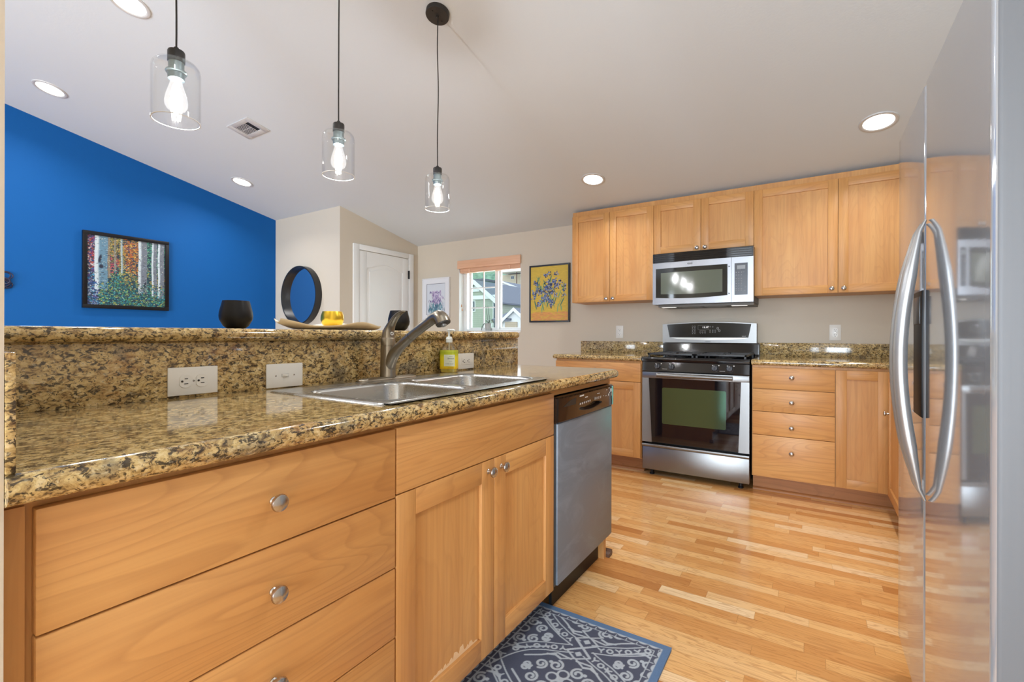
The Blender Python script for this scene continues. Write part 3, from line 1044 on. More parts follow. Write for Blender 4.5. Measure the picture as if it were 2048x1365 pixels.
# raised splash behind the peninsula, side splash and bar top
mb = MB().box(-1.411, -1.392, 0.1415, 2.232, 0.9229, 1.0705, 0, 0.001)
tag(mb.build('granite_backsplash', GRANITE), 'tall granite splash behind the sink with three outlet plates', 'backsplash')
mb = MB().box(-1.391, -0.798, 0.141, 0.1505, 0.9229, 1.068, 0, 0.002)
tag(mb.build('granite_side_splash', GRANITE), 'granite splash end standing on the counter against the wall end', 'backsplash')
BT = 1.1065
arc2 = []
bx0, bx1, by0, by1, br = -1.72, -1.380, 0.141, 2.231, 0.05
path = [(bx1, by0, 1, 0), (bx1, 1.2, 1, 0)]
poly = [(bx0, by0), (bx1, by0)]
for i in range(9):
    a = pi / 2 * i / 8
    p = (bx1 - br + br * cos(a), by1 - br + br * sin(a))
    poly.append(p)
    path.append((p[0], p[1], cos(a), sin(a)))
for i in range(9):
    a = pi / 2 + pi / 2 * i / 8
    p = (bx0 + br + br * cos(a), by1 - br + br * sin(a))
    poly.append(p)
    path.append((p[0], p[1], cos(a), sin(a)))
path += [(bx0, by0, -1, 0)]
bullnose_counter('granite_bar_top', 'raised granite bar ledge carrying vases and tray', [poly], path, BT, 0.0355)
# range-wall counters
YF, YB = 3.656, 4.33
al = [(-1.905 + 0.0, YF)]
bullnose_counter('granite_countertop', 'short granite countertop between window wall and range', [[(-1.900, YF), (-1.128, YF), (-1.128, 4.349), (-1.900, 4.349)]],
                 [(-1.128, YF, 0, -1), (-1.900, YF, 0, -1), (-1.900, YF, -0.7, -0.7), (-1.900, YF, -1, 0), (-1.900, 4.349, -1, 0)])
xf = 0.412
bullnose_counter('granite_countertop', 'granite countertop running from the range into the corner by the refrigerator', [[(-0.354, YF), (xf, YF), (xf, 4.349), (-0.354, 4.349)], [(xf, 2.0), (1.059, 2.0), (1.059, 4.349), (xf, 4.349)]],
                 [(-0.354, YF, 0, -1), (xf - 0.022, YF, 0, -1)])
mb = MB()
R = []
for y in (2.0, YF - 0.02):
    R.append([(xf - 0.019 * cos(a), y, 0.904 + 0.019 * sin(a)) for a in [pi / 2 - pi * k / 8 for k in range(9)]])
mb.rings(R, 0)
e = mb.build('nose', GRANITE, [o for o in bpy.data.objects if o.name.startswith('granite_countertop')][-1])
mb = MB().box(-1.955, -1.135, 4.33, 4.3495, 0.9229, 1.031, 0, 0.001)
tag(mb.build('granite_backsplash', GRANITE), 'low granite splash strip under the outlet between window and range', 'backsplash')
mb = MB().box(-0.358, 1.058, 4.33, 4.3495, 0.9229, 1.031, 0, 0.001)
tag(mb.build('granite_backsplash', GRANITE), 'low granite splash strip running from the range to the corner', 'backsplash')

# ------------------------------------------------------------------ sink
sk = thing('kitchen_sink', 'stainless double-bowl drop-in sink in the peninsula counter', 'sink', (-1.08, 1.166, 0.923))
sx0, sx1, sy0, sy1 = -1.330, -0.838, 0.754, 1.578
zr_ = 0.9275
def rrect(x0, x1, y0, y1, r, n=6):
    P = []
    for cx, cy, a0 in ((x1 - r, y1 - r, 0), (x0 + r, y1 - r, pi / 2), (x0 + r, y0 + r, pi), (x1 - r, y0 + r, 1.5 * pi)):
        for i in range(n + 1):
            a = a0 + pi / 2 * i / n
            P.append((cx + r * cos(a), cy + r * sin(a)))
    return P
bowls = [(-1.218, -0.876, 0.794, 1.148), (-1.218, -0.876, 1.186, 1.540)]
mb = MB()
# rim plate with two holes: fill strips around the bowls
NB = 6
out = rrect(sx0, sx1, sy0, sy1, 0.045, NB)
def rim_patch(box, hole):
    """rectangular patch ring between box outline and rounded hole."""
    x0, x1, y0, y1 = box
    hp = rrect(*hole, 0.06, NB)
    n = NB + 1
    cor = [(x1, y1), (x0, y1), (x0, y0), (x1, y0)]
    hv = [mb._v((p[0], p[1], zr_)) for p in hp]
    cv = [mb._v((c_[0], c_[1], zr_)) for c_ in cor]
    for k in range(4):
        seg = hv[k * n:(k + 1) * n]
        for i in range(n - 1):
            mb.bm.faces.new([cv[k], seg[i + 1], seg[i]])
        mb.bm.faces.new([cv[k], cv[(k + 1) % 4], hv[((k + 1) * n) % (4 * n)], seg[-1]])
ym = 1.167
rim_patch((-1.235, sx1 + 0.012, sy0 + 0.012, ym), bowls[0])
rim_patch((-1.235, sx1 + 0.012, ym, sy1 - 0.012), bowls[1])
mb.face([(sx0 + 0.012, sy0 + 0.012, zr_), (-1.235, sy0 + 0.012, zr_), (-1.235, sy1 - 0.012, zr_), (sx0 + 0.012, sy1 - 0.012, zr_)])
# turned-down outer lip
inner = [(sx0 + 0.012, sy0 + 0.012), (sx1 - 0, sy0)]
o1 = rrect(sx0, sx1, sy0, sy1, 0.03, NB)
o2 = rrect(sx0 + 0.013, sx1 - 0.013 + 0.025 * 0, sy0 + 0.013, sy1 - 0.013, 0.012, NB)
o3 = rrect(sx0 + 0.006, sx1 - 0.006, sy0 + 0.006, sy1 - 0.006, 0.026, NB)
mb.rings([[(p[0], p[1], 0.9232) for p in o1], [(p[0], p[1], 0.9275) for p in o3], [(p[0], p[1], 0.9280) for p in o2], [(p[0], p[1], 0.9265) for p in rrect(sx0 + 0.02, sx1 - 0.02, sy0 + 0.02, sy1 - 0.02, 0.012, NB)]], 0, True, (False, False))
mb.build('rim', STEEL_SINK, sk, ang=60)
for (x0, x1, y0, y1) in bowls:
    mb = MB()
    prof = [(-0.012, zr_ + 0.0003), (-0.006, zr_ + 0.001), (0.0, zr_ - 0.001), (0.004, zr_ - 0.010), (0.010, 0.82), (0.022, 0.777), (0.045, 0.762), (0.12, 0.757)]
    R = []
    for ins, z in prof:
        R.append([(p[0], p[1], z) for p in rrect(x0 + ins, x1 - ins, y0 + ins, y1 - ins, max(0.012, 0.06 - ins * 0.35 if ins > 0 else 0.06 - ins), NB)])
    mb.rings(R, 0, True, (False, True))
    b = mb.build('bowl', STEEL_SINK, sk, ang=60)
    xc, yc = (x0 + x1) / 2, (y0 + y1) / 2
    MB().shell([(0.045, 0.7575), (0.045, 0.7595), (0.030, 0.758), (0.030, 0.7565)], (xc, yc, 0)).build('drain', STEEL_X, b)

# faucet
fx, fy, fz = -1.3045, 1.194, 0.9275
fc = thing('kitchen_faucet', 'brushed nickel pull-out faucet with lever handle behind the sink bowls', 'faucet', (fx, fy, fz))
pl = rrect(-0.026, 0.026, -0.135, 0.135, 0.0259, 8)
R = []
for ins, z in ((0, fz), (0, fz + 0.004), (0.004, fz + 0.007), (0.010, fz + 0.009), (0.018, fz + 0.0105)):
    R.append([(fx + p[0] * (1 - ins / 0.03), fy + p[1] * (1 - ins / 0.135), z) for p in pl])
MB().rings(R).build('deck_plate', NICKEL, fc, ang=60)
mb = MB().lathe([(0.0290, fz + 0.0095), (0.0290, fz + 0.016), (0.0278, fz + 0.020), (0.0272, 0.99), (0.0262, 1.046), (0.0262, 1.0495), (0.0250, 1.050), (0.0250, 1.0515), (0.0262, 1.052), (0.0258, 1.074), (0.0240, 1.0785)], (fx, fy, 0), n=40)
def smooth_path(P, n=6):
    P = [Vector(p) for p in P]
    Q = [P[0]] + P + [P[-1]]
    out = []
    for i in range(1, len(Q) - 2):
        for k in range(n):
            t = k / n
            a_, b_, c_, d_ = Q[i - 1], Q[i], Q[i + 1], Q[i + 2]
            out.append(0.5 * ((2 * b_) + (c_ - a_) * t + (2 * a_ - 5 * b_ + 4 * c_ - d_) * t * t + (3 * b_ - a_ - 3 * c_ + d_) * t ** 3))
    out.append(P[-1])
    return out
def lerp_list(V, n=6):
    out = []
    for a_, b_ in zip(V[:-1], V[1:]):
        out += [a_ + (b_ - a_) * k / n for k in range(n)]
    return out + [V[-1]]
sp = smooth_path([(fx, fy, 0.930), (fx + 0.001, fy, 0.955), (fx + 0.009, fy, 0.985), (fx + 0.034, fy, 1.0230), (fx + 0.072, fy, 1.0545), (fx + 0.116, fy, 1.0836)])
mb.tube(sp, lerp_list([0.0262, 0.0258, 0.0240, 0.0205, 0.0178, 0.0168]), 28)
mb.build('body', NICKEL, fc, ang=60)
e_ = (sp[-1] - sp[-2]).normalized()
MB().tube([sp[-1] - e_ * 0.0002, sp[-1] + e_ * 0.0016], 0.0152, 28).build('spout_seam', BLACKM, fc)
hp = smooth_path([sp[-1] + e_ * 0.0015, (fx + 0.150, fy, 1.1050), (fx + 0.200, fy, 1.1330), (fx + 0.222, fy, 1.1450), (fx + 0.243, fy, 1.1500), (fx + 0.257, fy, 1.1430), (fx + 0.265, fy, 1.1290)])
hr = lerp_list([0.0168, 0.0168, 0.0172, 0.0190, 0.0235, 0.0255, 0.0262])
sh = MB().tube(hp, hr, 30).build('spray_head', NICKEL, fc, ang=60)
fd = (hp[-1] - hp[-2]).normalized()
MB().lathe([(0.0252, 0), (0.0244, 0.004), (0.018, 0.005)], hp[-1], fd, 28).build('spray_face', plain('dark_nozzle', (0.05, 0.045, 0.04), 0.4), sh)
MB().lathe([(0.009, 0.004), (0.009, 0.011), (0.006, 0.011)], hp[-1], fd, 20).build('aerator', STEEL_HD, sh)
# lever, sweeping up and over the spout
lv = smooth_path([(fx + 0.000, fy, 1.0785), (fx + 0.003, fy, 1.0990), (fx + 0.014, fy, 1.1220), (fx + 0.033, fy, 1.1460), (fx + 0.055, fy, 1.1640), (fx + 0.078, fy, 1.1745)], 5)
wv = lerp_list([0.0245, 0.0230, 0.0195, 0.0170, 0.0150, 0.0125], 5)
tv = lerp_list([0.0240, 0.0200, 0.0120, 0.0075, 0.0050, 0.0025], 5)
lev = MB().tube(lv, list(zip(wv, tv)), 28, flat=(0, 1, 0)).build('lever', NICKEL, fc, ang=60)
MB().shell([(0.0062, 0), (0.0062, 0.0016), (0.0036, 0.0016), (0.0036, 0)], (fx + 0.0245, fy - 0.004, 1.094), (1, -0.2, 0.1), 20).build('emblem', plain('white_emblem', (0.75, 0.74, 0.72), 0.4), lev)

# soap bottle
sb = thing('soap_bottle', 'clear hand soap pump bottle with yellow lemon label behind the sink', 'bottle', (-1.345, 1.584, 0.9233), rot=(0, 0, radians(24)))
SOAPG = NT('soap_plastic').set(color=srgb(236, 226, 170), rough=0.06, trans=0.0, alpha=1.0)
CLEAR = thin_glass('clear_bottle', (0.86, 0.82, 0.75), 1.4, 0.10)
def sq_rings(prof, n=6):
    R = []
    for hw_, hd_, r, z in prof:
        R.append([(p[0], p[1], z) for p in rrect(-hw_, hw_, -hd_, hd_, min(r, hw_ - 0.0005, hd_ - 0.0005), n)])
    return R
MB().rings(sq_rings([(0.0335, 0.026, 0.012, 0.0), (0.0365, 0.029, 0.013, 0.006), (0.0365, 0.029, 0.013, 0.1035), (0.032, 0.026, 0.014, 0.112), (0.016, 0.016, 0.014, 0.132), (0.0135, 0.0135, 0.0133, 0.137)])).build('bottle', CLEAR, sb, local=True)
MB().rings(sq_rings([(0.031, 0.024, 0.011, 0.003), (0.034, 0.0265, 0.012, 0.008), (0.034, 0.0265, 0.012, 0.098)])).build('soap', plain('soap_liquid', srgb(238, 222, 92), 0.15), sb, local=True)
LAB = NT('soap_label')
tc = LAB.n('ShaderNodeTexCoord'); spx = LAB.n('ShaderNodeSeparateXYZ'); LAB.link(tc.outputs['Object'], spx.inputs[0])
lc = LAB.ramp(LAB.math('DIVIDE', spx.outputs[2], 0.11), [(0.14, srgb(226, 176, 18)), (0.30, srgb(240, 212, 24)), (0.62, srgb(232, 220, 36)), (0.80, srgb(176, 192, 40)), (0.92, srgb(206, 208, 70))])
LAB = LAB.set(color=lc, rough=0.35)
MB().rings(sq_rings([(0.0369, 0.0294, 0.0131, 0.018), (0.0369, 0.0294, 0.0131, 0.100)]), 0, True, (False, False)).build('label_wrap', LAB, sb, local=True)
sq = MB().box(-0.014, 0.0345, -0.0300, -0.0294, 0.030, 0.080)
lp = sq.build('label_panel', plain('label_panel_white', srgb(228, 232, 206), 0.4), sb, local=True)
INK = plain('label_ink', srgb(70, 78, 60), 0.5)
def ltext(txt, size, z, x=0.016, al='CENTER', sh_=0.0, mat=INK):
    cu = bpy.data.curves.new('label_text', 'FONT')
    cu.body, cu.size, cu.align_x, cu.align_y, cu.shear = txt, size, al, 'CENTER', sh_
    tmp = bpy.data.objects.new('tmp', cu); COL.objects.link(tmp)
    me = bpy.data.meshes.new_from_object(tmp)
    bpy.data.objects.remove(tmp); bpy.data.curves.remove(cu)
    me.transform(Matrix(((1, 0, 0, x), (0, 0, -1, -0.0303), (0, 1, 0, z), (0, 0, 0, 1))))
    me.materials.append(mat)
    o = bpy.data.objects.new('label_text', me); COL.objects.link(o); o.parent = lp
ltext('natural', 0.0055, 0.0735)
ltext('lemon', 0.0115, 0.0640, sh_=0.25)
ltext('scented', 0.0042, 0.0525)
ltext('HAND SOAP', 0.0062, 0.0400, 0.011)
ltext('moisturizing', 0.0052, 0.0235, 0.016, mat=plain('label_ink_brown', srgb(150, 96, 20), 0.5))
PUMP = plain('pump_white', srgb(226, 230, 226), 0.35)
MB().lathe([(0.0145, 0.132), (0.0148, 0.134), (0.0148, 0.150), (0.0125, 0.153), (0.0115, 0.158), (0.006, 0.159)], n=28).build('pump_collar', PUMP, sb, local=True)
mb = MB().lathe([(0.0045, 0.156), (0.0045, 0.176), (0.0085, 0.186), (0.0095, 0.190), (0.006, 0.192)], n=20)
mb.tube([(0, 0, 0.186), (0.018, -0.006, 0.188), (0.030, -0.010, 0.184)], [0.006, 0.0045, 0.0035], 12)
mb.build('pump_head', PUMP, sb, local=True)
MB().lathe([(0.0028, 0.012), (0.0028, 0.135)], n=10).build('dip_tube', PUMP, sb, local=True)


# ------------------------------------------------------------------ outlets and switches
def slot_pair(mb, F, u, v, horiz):
    """one receptacle face of slots, oriented along u when horiz."""
    for du, dv, w, h in ((-0.0065, 0.003, 0.002, 0.009), (0.0065, 0.003, 0.002, 0.0075)):
        if horiz:
            mb.fbox(F, u - dv - h / 2 + 0.004, u - dv + h / 2 + 0.004, v + du - w / 2, v + du + w / 2, 0.0062, 0.0073)
        else:
            mb.fbox(F, u + du - w / 2, u + du + w / 2, v + dv - h / 2, v + dv + h / 2, 0.0062, 0.0073)
    if horiz:
        mb.lathe([(0.0028, 0.0062), (0.0028, 0.0073)], F(u - 0.0085, v, 0), Vector(F(0, 0, 1)) - Vector(F(0, 0, 0)), 12)
    else:
        mb.lathe([(0.0028, 0.0062), (0.0028, 0.0073)], F(u, v - 0.0085, 0), Vector(F(0, 0, 1)) - Vector(F(0, 0, 0)), 12)


def plate(name, label, F, u, v, horiz, kind, w=0.0735, h=0.120):
    c = thing(name, label, 'outlet' if kind != 'switch' else 'switch', F(u, v, 0))
    if horiz:
        w, h = h, w
    MB().fbox(F, u - w / 2, u + w / 2, v - h / 2, v + h / 2, 0.0002, 0.0052, 0, 0.002).build('cover_plate', PLASTIC, c)
    nrm = Vector(F(0, 0, 1)) - Vector(F(0, 0, 0))
    if kind == 'duplex':
        for s in (-1, 1):
            uu, vv = (u + s * 0.0195, v) if horiz else (u, v + s * 0.0195)
            pts = []
            for i in range(24):
                a = 2 * pi * i / 24
                pu, pv = 0.0172 * cos(a), 0.0172 * sin(a)
                if horiz:
                    pv = max(-0.0172, min(0.0172, pv)); pu = max(-0.0142, min(0.0142, pu))
                else:
                    pv = max(-0.0142, min(0.0142, pv))
                pts.append((uu + pu, vv + pv))
            r = MB().prism(pts, lambda p, q, t: F(p, q, t), 0.005, 0.0066).build('receptacle', PLASTIC, c, smooth=False)
            m2 = MB()
            slot_pair(m2, F, uu, vv, horiz)
            m2.build('slots', SLOT, r)
        MB().lathe([(0.003, 0.005), (0.002, 0.0062)], F(u, v, 0), nrm, 12).build('screw', KNOBM, c)
    elif kind == 'gfci':
        r = MB().fbox(F, u - 0.034, u + 0.034, v - 0.017, v + 0.017, 0.005, 0.0066, 0, 0.0008).build('receptacle', PLASTIC, c)
        m2 = MB()
        slot_pair(m2, F, u - 0.018, v, True)
        slot_pair(m2, F, u + 0.018, v, True)
        m2.build('slots', SLOT, r)
        MB().fbox(F, u - 0.006, u + 0.006, v - 0.008, v + 0.008, 0.0066, 0.0076, 0, 0.0004).build('test_buttons', PLASTIC, r)
    else:
        m2 = MB().fbox(F, u - 0.012, u + 0.012, v - 0.0052, v + 0.0052, 0.0045, 0.0062)
        m2.build('toggle_surround', plain('toggle_grey', srgb(200, 198, 192), 0.4), c)
        t = MB().hexa([F(u - 0.010, v - 0.004, 0.006), F(u + 0.002, v - 0.004, 0.006), F(u + 0.002, v + 0.004, 0.006), F(u - 0.010, v + 0.004, 0.006),
                       F(u + 0.001, v - 0.003, 0.014), F(u + 0.009, v - 0.003, 0.011), F(u + 0.009, v + 0.003, 0.011), F(u + 0.001, v + 0.003, 0.014)], 0, 0.0006)
        t.build('toggle', PLASTIC, c)
        for s in (-1, 1):
            MB().lathe([(0.003, 0.005), (0.002, 0.0062)], F(u + s * 0.030, v, 0), nrm, 12).build('screw', KNOBM, c)
    return c


FS = lambda u, v, d: (-1.392 + d, u, v)
FW = lambda u, v, d: (u, WY - d, v)
plate('wall_outlet', 'white double outlet plate on the granite splash nearest the wall end', FS, 0.5915, 0.966, True, 'duplex')
plate('light_switch', 'white toggle switch plate on the granite splash beside the sink', FS, 0.8485, 0.962, True, 'switch')
plate('wall_outlet', 'white rectangular outlet plate on the splash behind the soap bottle', FS, 1.759, 0.9655, True, 'gfci')
plate('wall_outlet', 'white outlet on the greige wall over the short counter left of the range', FW, -1.557, 1.122, False, 'duplex')
plate('wall_outlet', 'white outlet on the greige wall under the widest wall cabinet', FW, 0.150, 1.114, False, 'duplex')

# ------------------------------------------------------------------ range
rg = thing('gas_range', 'stainless and black gas range standing between the base cabinets', 'stove', (-0.742, 3.98, 0))
RX0, RX1 = -1.118, -0.366
FG = lambda u, v, d: (u, 3.645 - d, v)
mb = MB()
mb.box(RX0 + 0.004, RX1 - 0.004, 3.70, 4.335, 0.045, 0.905)
mb.build('body', plain('range_side', (0.02, 0.02, 0.022), 0.35), rg)
mb = MB().fbox(FG, RX0, RX1, 0.047, 0.225, -0.055, 0.0, 0, 0.002)
mb.prism([(0.000, 0.222), (0.010, 0.225), (0.016, 0.236), (0.012, 0.247), (-0.05, 0.249), (-0.05, 0.222)], lambda p, q, t: FG(t, q, p), RX0, RX1)
mb.build('storage_drawer', STEEL_X, rg, ang=50)
od = MB()
od.fbox(FG, RX0, RX1, 0.262, 0.806, -0.05, -0.004)
od.prism([(RX0, 0.262), (RX0 + 0.075, 0.262), (RX0 + 0.050, 0.760), (RX0, 0.760)], lambda p, q, t: FG(p, q, t), -0.004, 0.008)
od.prism([(RX1, 0.262), (RX1 - 0.068, 0.262), (RX1 - 0.052, 0.760), (RX1, 0.760)], lambda p, q, t: FG(p, q, t), -0.004, 0.008)
od.fbox(FG, RX0, RX1, 0.760, 0.806, -0.004, 0.010, 0, 0.002)
door = od.build('oven_door', STEEL_X, rg)
gl = MB().prism([(RX0 + 0.076, 0.264), (RX1 - 0.069, 0.264), (RX1 - 0.053, 0.759), (RX0 + 0.051, 0.759)], lambda p, q, t: FG(p, q, t), -0.0035, 0.0055).build('door_glass', GLASSB, door, smooth=False)
OW = NT('oven_window')
OW.b.inputs['Thin Film Thickness'].default_value = 420.0
OW.b.inputs['Thin Film IOR'].default_value = 2.1
OW = OW.set(color=srgb(66, 72, 48), rough=0.08, spec=0.9)
wp = [(p[0], p[1]) for p in rrect(-0.966, -0.516, 0.412, 0.690, 0.012, 5)]
MB().prism(wp, lambda p, q, t: FG(p, q, t), 0.0055, 0.0066).build('oven_window', OW, gl, smooth=False)
mb = MB()
mb.tube([FG(-1.00, 0.785, 0.030), FG(-0.47, 0.785, 0.030)], (0.013, 0.017) if False else 0.015, 20)
for u in (-0.985, -0.485):
    mb.tube([FG(u, 0.785, 0.008), FG(u, 0.785, 0.030)], 0.011, 14)
mb.build('oven_handle', STEEL_X, door)
# slanted black control panel with knobs
mb = MB()
mb.prism([(-0.05, 0.808), (0.006, 0.808), (0.010, 0.815), (-0.002, 0.884), (-0.05, 0.884)], lambda p, q, t: FG(t, q, p), RX0, RX1)
cpn = mb.build('control_panel', BLACK, rg)
kn_ax = Vector((0, -1, 0.15)).normalized()
for u in (-0.999, -0.894, -0.590, -0.491):
    k = MB()
    c0 = Vector(FG(u, 0.850, 0.003))
    k.lathe([(0.024, 0), (0.024, 0.004), (0.021, 0.006), (0.019, 0.024), (0.017, 0.026)], c0, kn_ax, 28)
    upv = Vector((0, 0.15, 1)).normalized()
    rt = Vector((1, 0, 0))
    ang = 0.0
    a = c0 + kn_ax * 0.024
    P = []
    for sz in (0, 1):
        for sx, sy in ((-1, -1), (1, -1), (1, 1), (-1, 1)):
            P.append(a + rt * (sx * (0.0055 if sz == 0 else 0.004)) + upv * (sy * 0.019) + kn_ax * (0.012 * sz))
    k.hexa(P, 0, 0.002)
    ko = k.build('burner_knob', plain('knob_slate', (0.035, 0.037, 0.045), 0.35) if 'knob_slate' not in bpy.data.materials else bpy.data.materials['knob_slate'], rg)
    m2 = MB()
    m2.fbox(lambda p, q, t: tuple(a + rt * p + upv * q + kn_ax * t), -0.0008, 0.0008, 0.006, 0.018, 0.012, 0.0126)
    m2.build('pointer_mark', MARK, ko, smooth=False)
m2 = MB()
for u in (-0.999, -0.894, -0.590, -0.491):
    m2.fbox(FG, u + 0.022, u + 0.030, 0.868, 0.876, 0.0, 0.0018)
    m2.fbox(FG, u - 0.020, u - 0.012, 0.868, 0.874, 0.0, 0.0018)
for u in (-0.9465, -0.5405):
    m2.fbox(FG, u - 0.018, u + 0.018, 0.832, 0.834, 0.004, 0.0085)
m2.build('printed_lettering', MARK, cpn, smooth=False)
# cooktop
mb = MB()
mb.prism([(-0.05, 0.884), (-0.001, 0.884), (0.010, 0.889), (0.013, 0.905), (0.008, 0.919), (-0.004, 0.922), (-0.05, 0.914)], lambda p, q, t: FG(t, q, p), RX0 - 0.002, RX1 + 0.002)
mb.box(RX0 - 0.002, RX1 + 0.002, 3.694, 4.26, 0.900, 0.914)
mb.build('cooktop', BLACK, rg)
for bx, by in ((-0.93, 3.83), (-0.93, 4.09), (-0.56, 3.83), (-0.56, 4.09)):
    b = MB().lathe([(0.055, 0.914), (0.055, 0.918), (0.034, 0.921), (0.034, 0.929), (0.030, 0.932), (0.0, 0.933)], (bx, by, 0), n=28).build('burner', BLACKM, rg)
for gx0, gx1 in ((-1.095, -0.748), (-0.738, -0.390)):
    g = MB()
    zt_, zb_ = 0.950, 0.936
    for a in ((gx0, gx1, 3.70, 3.716), (gx0, gx1, 4.20, 4.216), (gx0, gx1, 3.952, 3.966)):
        g.box(a[0], a[1], a[2], a[3], zb_, zt_, 0, 0.002)
    for a in ((gx0, gx0 + 0.015), (gx1 - 0.015, gx1)):
        g.box(a[0], a[1], 3.70, 4.216, zb_, zt_, 0, 0.002)
    xc = (gx0 + gx1) / 2
    for yc in (3.83, 4.09):
        g.box(gx0, xc - 0.035, yc - 0.006, yc + 0.006, zb_, zt_, 0, 0.002)
        g.box(xc + 0.035, gx1, yc - 0.006, yc + 0.006, zb_, zt_, 0, 0.002)
        g.box(xc - 0.006, xc + 0.006, yc + 0.035, yc + 0.122, zb_, zt_, 0, 0.002)
        g.box(xc - 0.006, xc + 0.006, yc - 0.122, yc - 0.035, zb_, zt_, 0, 0.002)
    for x in (gx0 + 0.004, gx1 - 0.016):
        for y in (3.702, 4.202):
            g.box(x, x + 0.012, y, y + 0.012, 0.914, zb_)
    g.build('grate', IRON, rg)
# backguard
mb = MB().box(RX0 - 0.004, RX1 + 0.004, 4.262, 4.328, 0.900, 1.030)
mb.prism([(4.262, 0.93), (4.262, 1.015), (4.252, 1.018), (4.240, 0.935)], lambda p, q, t: (t, p, q), RX0 - 0.002, RX1 + 0.002)
mb.build('backguard_lower', BLACK, rg)
pts = [(RX0 - 0.006, 1.028), (RX1 - 0.010, 1.028), (RX1 - 0.010, 1.188)]
for i in range(1, 20):
    t = i / 20
    pts.append((RX1 - 0.010 + (RX0 - RX1 + 0.004) * t, 1.188 + 0.017 * sin(pi * t)))
pts.append((RX0 - 0.006, 1.188))
bg = MB().prism(pts, lambda p, q, t: (p, t, q), 4.250, 4.330).build('backguard', STEEL_X, rg, smooth=False)
FBG = lambda u, v, d: (u, 4.250 - d, v)
pts = [(-1.062, 1.072), (-0.436, 1.072), (-0.414, 1.184)]
for i in range(1, 20):
    t = i / 20
    pts.append((-0.414 - 0.670 * t, 1.184 + 0.014 * sin(pi * t)))
pts.append((-1.084, 1.184))
dp = MB().prism(pts, lambda p, q, t: FBG(p, q, t), 0.0005, 0.004).build('display_panel', plain('panel_black_gloss', (0.012, 0.013, 0.012), 0.12), bg, smooth=False)
pts = [(-1.06, 1.070), (-0.44, 1.070), (-0.50, 1.060), (-0.60, 1.054), (-0.75, 1.050), (-0.90, 1.054), (-1.0, 1.060)]
MB().prism(pts, lambda p, q, t: FBG(p, q, t), 0.0005, 0.006).build('visor', steel('visor_steel', (0.5, 0.5, 0.47), 0.3), bg, smooth=False)
m2 = MB()
def ring(mb, F, u, v, ru, rv, d0, d1, n=16, th=0.25):
    for i in range(n):
        a0, a1 = 2 * pi * i / n, 2 * pi * (i + 1) / n
        P = [(u + ru * cos(a0), v + rv * sin(a0)), (u + ru * cos(a1), v + rv * sin(a1)), (u + ru * (1 - th) * cos(a1), v + rv * (1 - th) * sin(a1)), (u + ru * (1 - th) * cos(a0), v + rv * (1 - th) * sin(a0))]
        mb.face([F(p[0], p[1], d1) for p in P])
for i, u in enumerate((-0.868, -0.850)):
    for v in (1.165, 1.140, 1.115):
        ring(m2, FBG, u, v, 0.0055, 0.0085, 0, 0.0046)
        m2.fbox(FBG, u - 0.003, u + 0.003, v - 0.013, v - 0.010, 0.004, 0.0046)
for u in (-0.805, -0.786, -0.767):
    ring(m2, FBG, u, 1.118, 0.0068, 0.0075, 0, 0.0046)
    m2.fbox(FBG, u - 0.004, u + 0.004, 1.106, 1.108, 0.004, 0.0046)
m2.fbox(FBG, -0.812, -0.760, 1.1315, 1.1325, 0.004, 0.0046)
for u, v in ((-0.727, 1.164), (-0.706, 1.163), (-0.727, 1.133), (-0.706, 1.133), (-0.687, 1.133), (-0.727, 1.118), (-0.706, 1.118), (-0.687, 1.118)):
    ring(m2, FBG, u, v, 0.005, 0.0062, 0, 0.0046)
    m2.fbox(FBG, u - 0.003, u + 0.003, v - 0.001, v + 0.001, 0.004, 0.0046)
for u, v in ((-0.667, 1.150), (-0.655, 1.130)):
    ring(m2, FBG, u, v, 0.0095, 0.0105, 0, 0.0046)
    ring(m2, FBG, u, v, 0.0055, 0.006, 0, 0.0046)
# window outline of the clock
for a in ((-0.824, -0.740, 1.1745, 1.1755), (-0.824, -0.740, 1.1395, 1.1405), (-0.8245, -0.8235, 1.1395, 1.1755), (-0.7405, -0.7395, 1.1395, 1.1755)):
    m2.fbox(FBG, a[0], a[1], a[2], a[3], 0.004, 0.0046)
m2.build('printed_lettering', plain('dim_marking', (0.30, 0.30, 0.29), 0.5), dp, smooth=False)
text_mesh('clock_digits', '11:17', 0.022, (-0.766, 4.2455, 1.158), (1, 0, 0), (0, 0, 1), glow('clock_led', (1.0, 1.0, 0.96), 1.0), dp, 0.0002, shear=0.15)
text_mesh('model_script', 'GOLD', 0.011, (-0.468, 4.2455, 1.083), (1, 0, 0), (0, 0, 1), MARK, dp, 0.0002)
m2 = MB()
ring(m2, FBG, -0.745, 1.0395, 0.021, 0.0065, 0, 0.002, 28, 0.2)
m2.fbox(FBG, -0.757, -0.733, 1.0375, 1.041, 0.0005, 0.0016)
m2.build('oval_emblem', plain('emblem_grey', (0.12, 0.12, 0.12), 0.4), bg, smooth=False)
for x, y in ((RX0 + 0.06, 3.70), (RX1 - 0.06, 3.70), (RX0 + 0.06, 4.28), (RX1 - 0.06, 4.28)):
    MB().lathe([(0.018, 0), (0.018, 0.01), (0.012, 0.012), (0.012, 0.046)], (x, y, 0), n=16).build('foot', BLACKM, rg)

# ------------------------------------------------------------------ microwave
mw = thing('microwave', 'stainless over-the-range microwave under the short wall cabinet', 'microwave', (-0.748, 4.14, 1.344))
MX0, MX1 = -1.125, -0.371
FM = lambda u, v, d: (u, 3.94 - d, v)
MB().box(MX0 + 0.004, MX1 + 0.0, 3.985, 4.345, 1.345, 1.766).build('body', plain('microwave_body', (0.05, 0.05, 0.052), 0.4), mw)
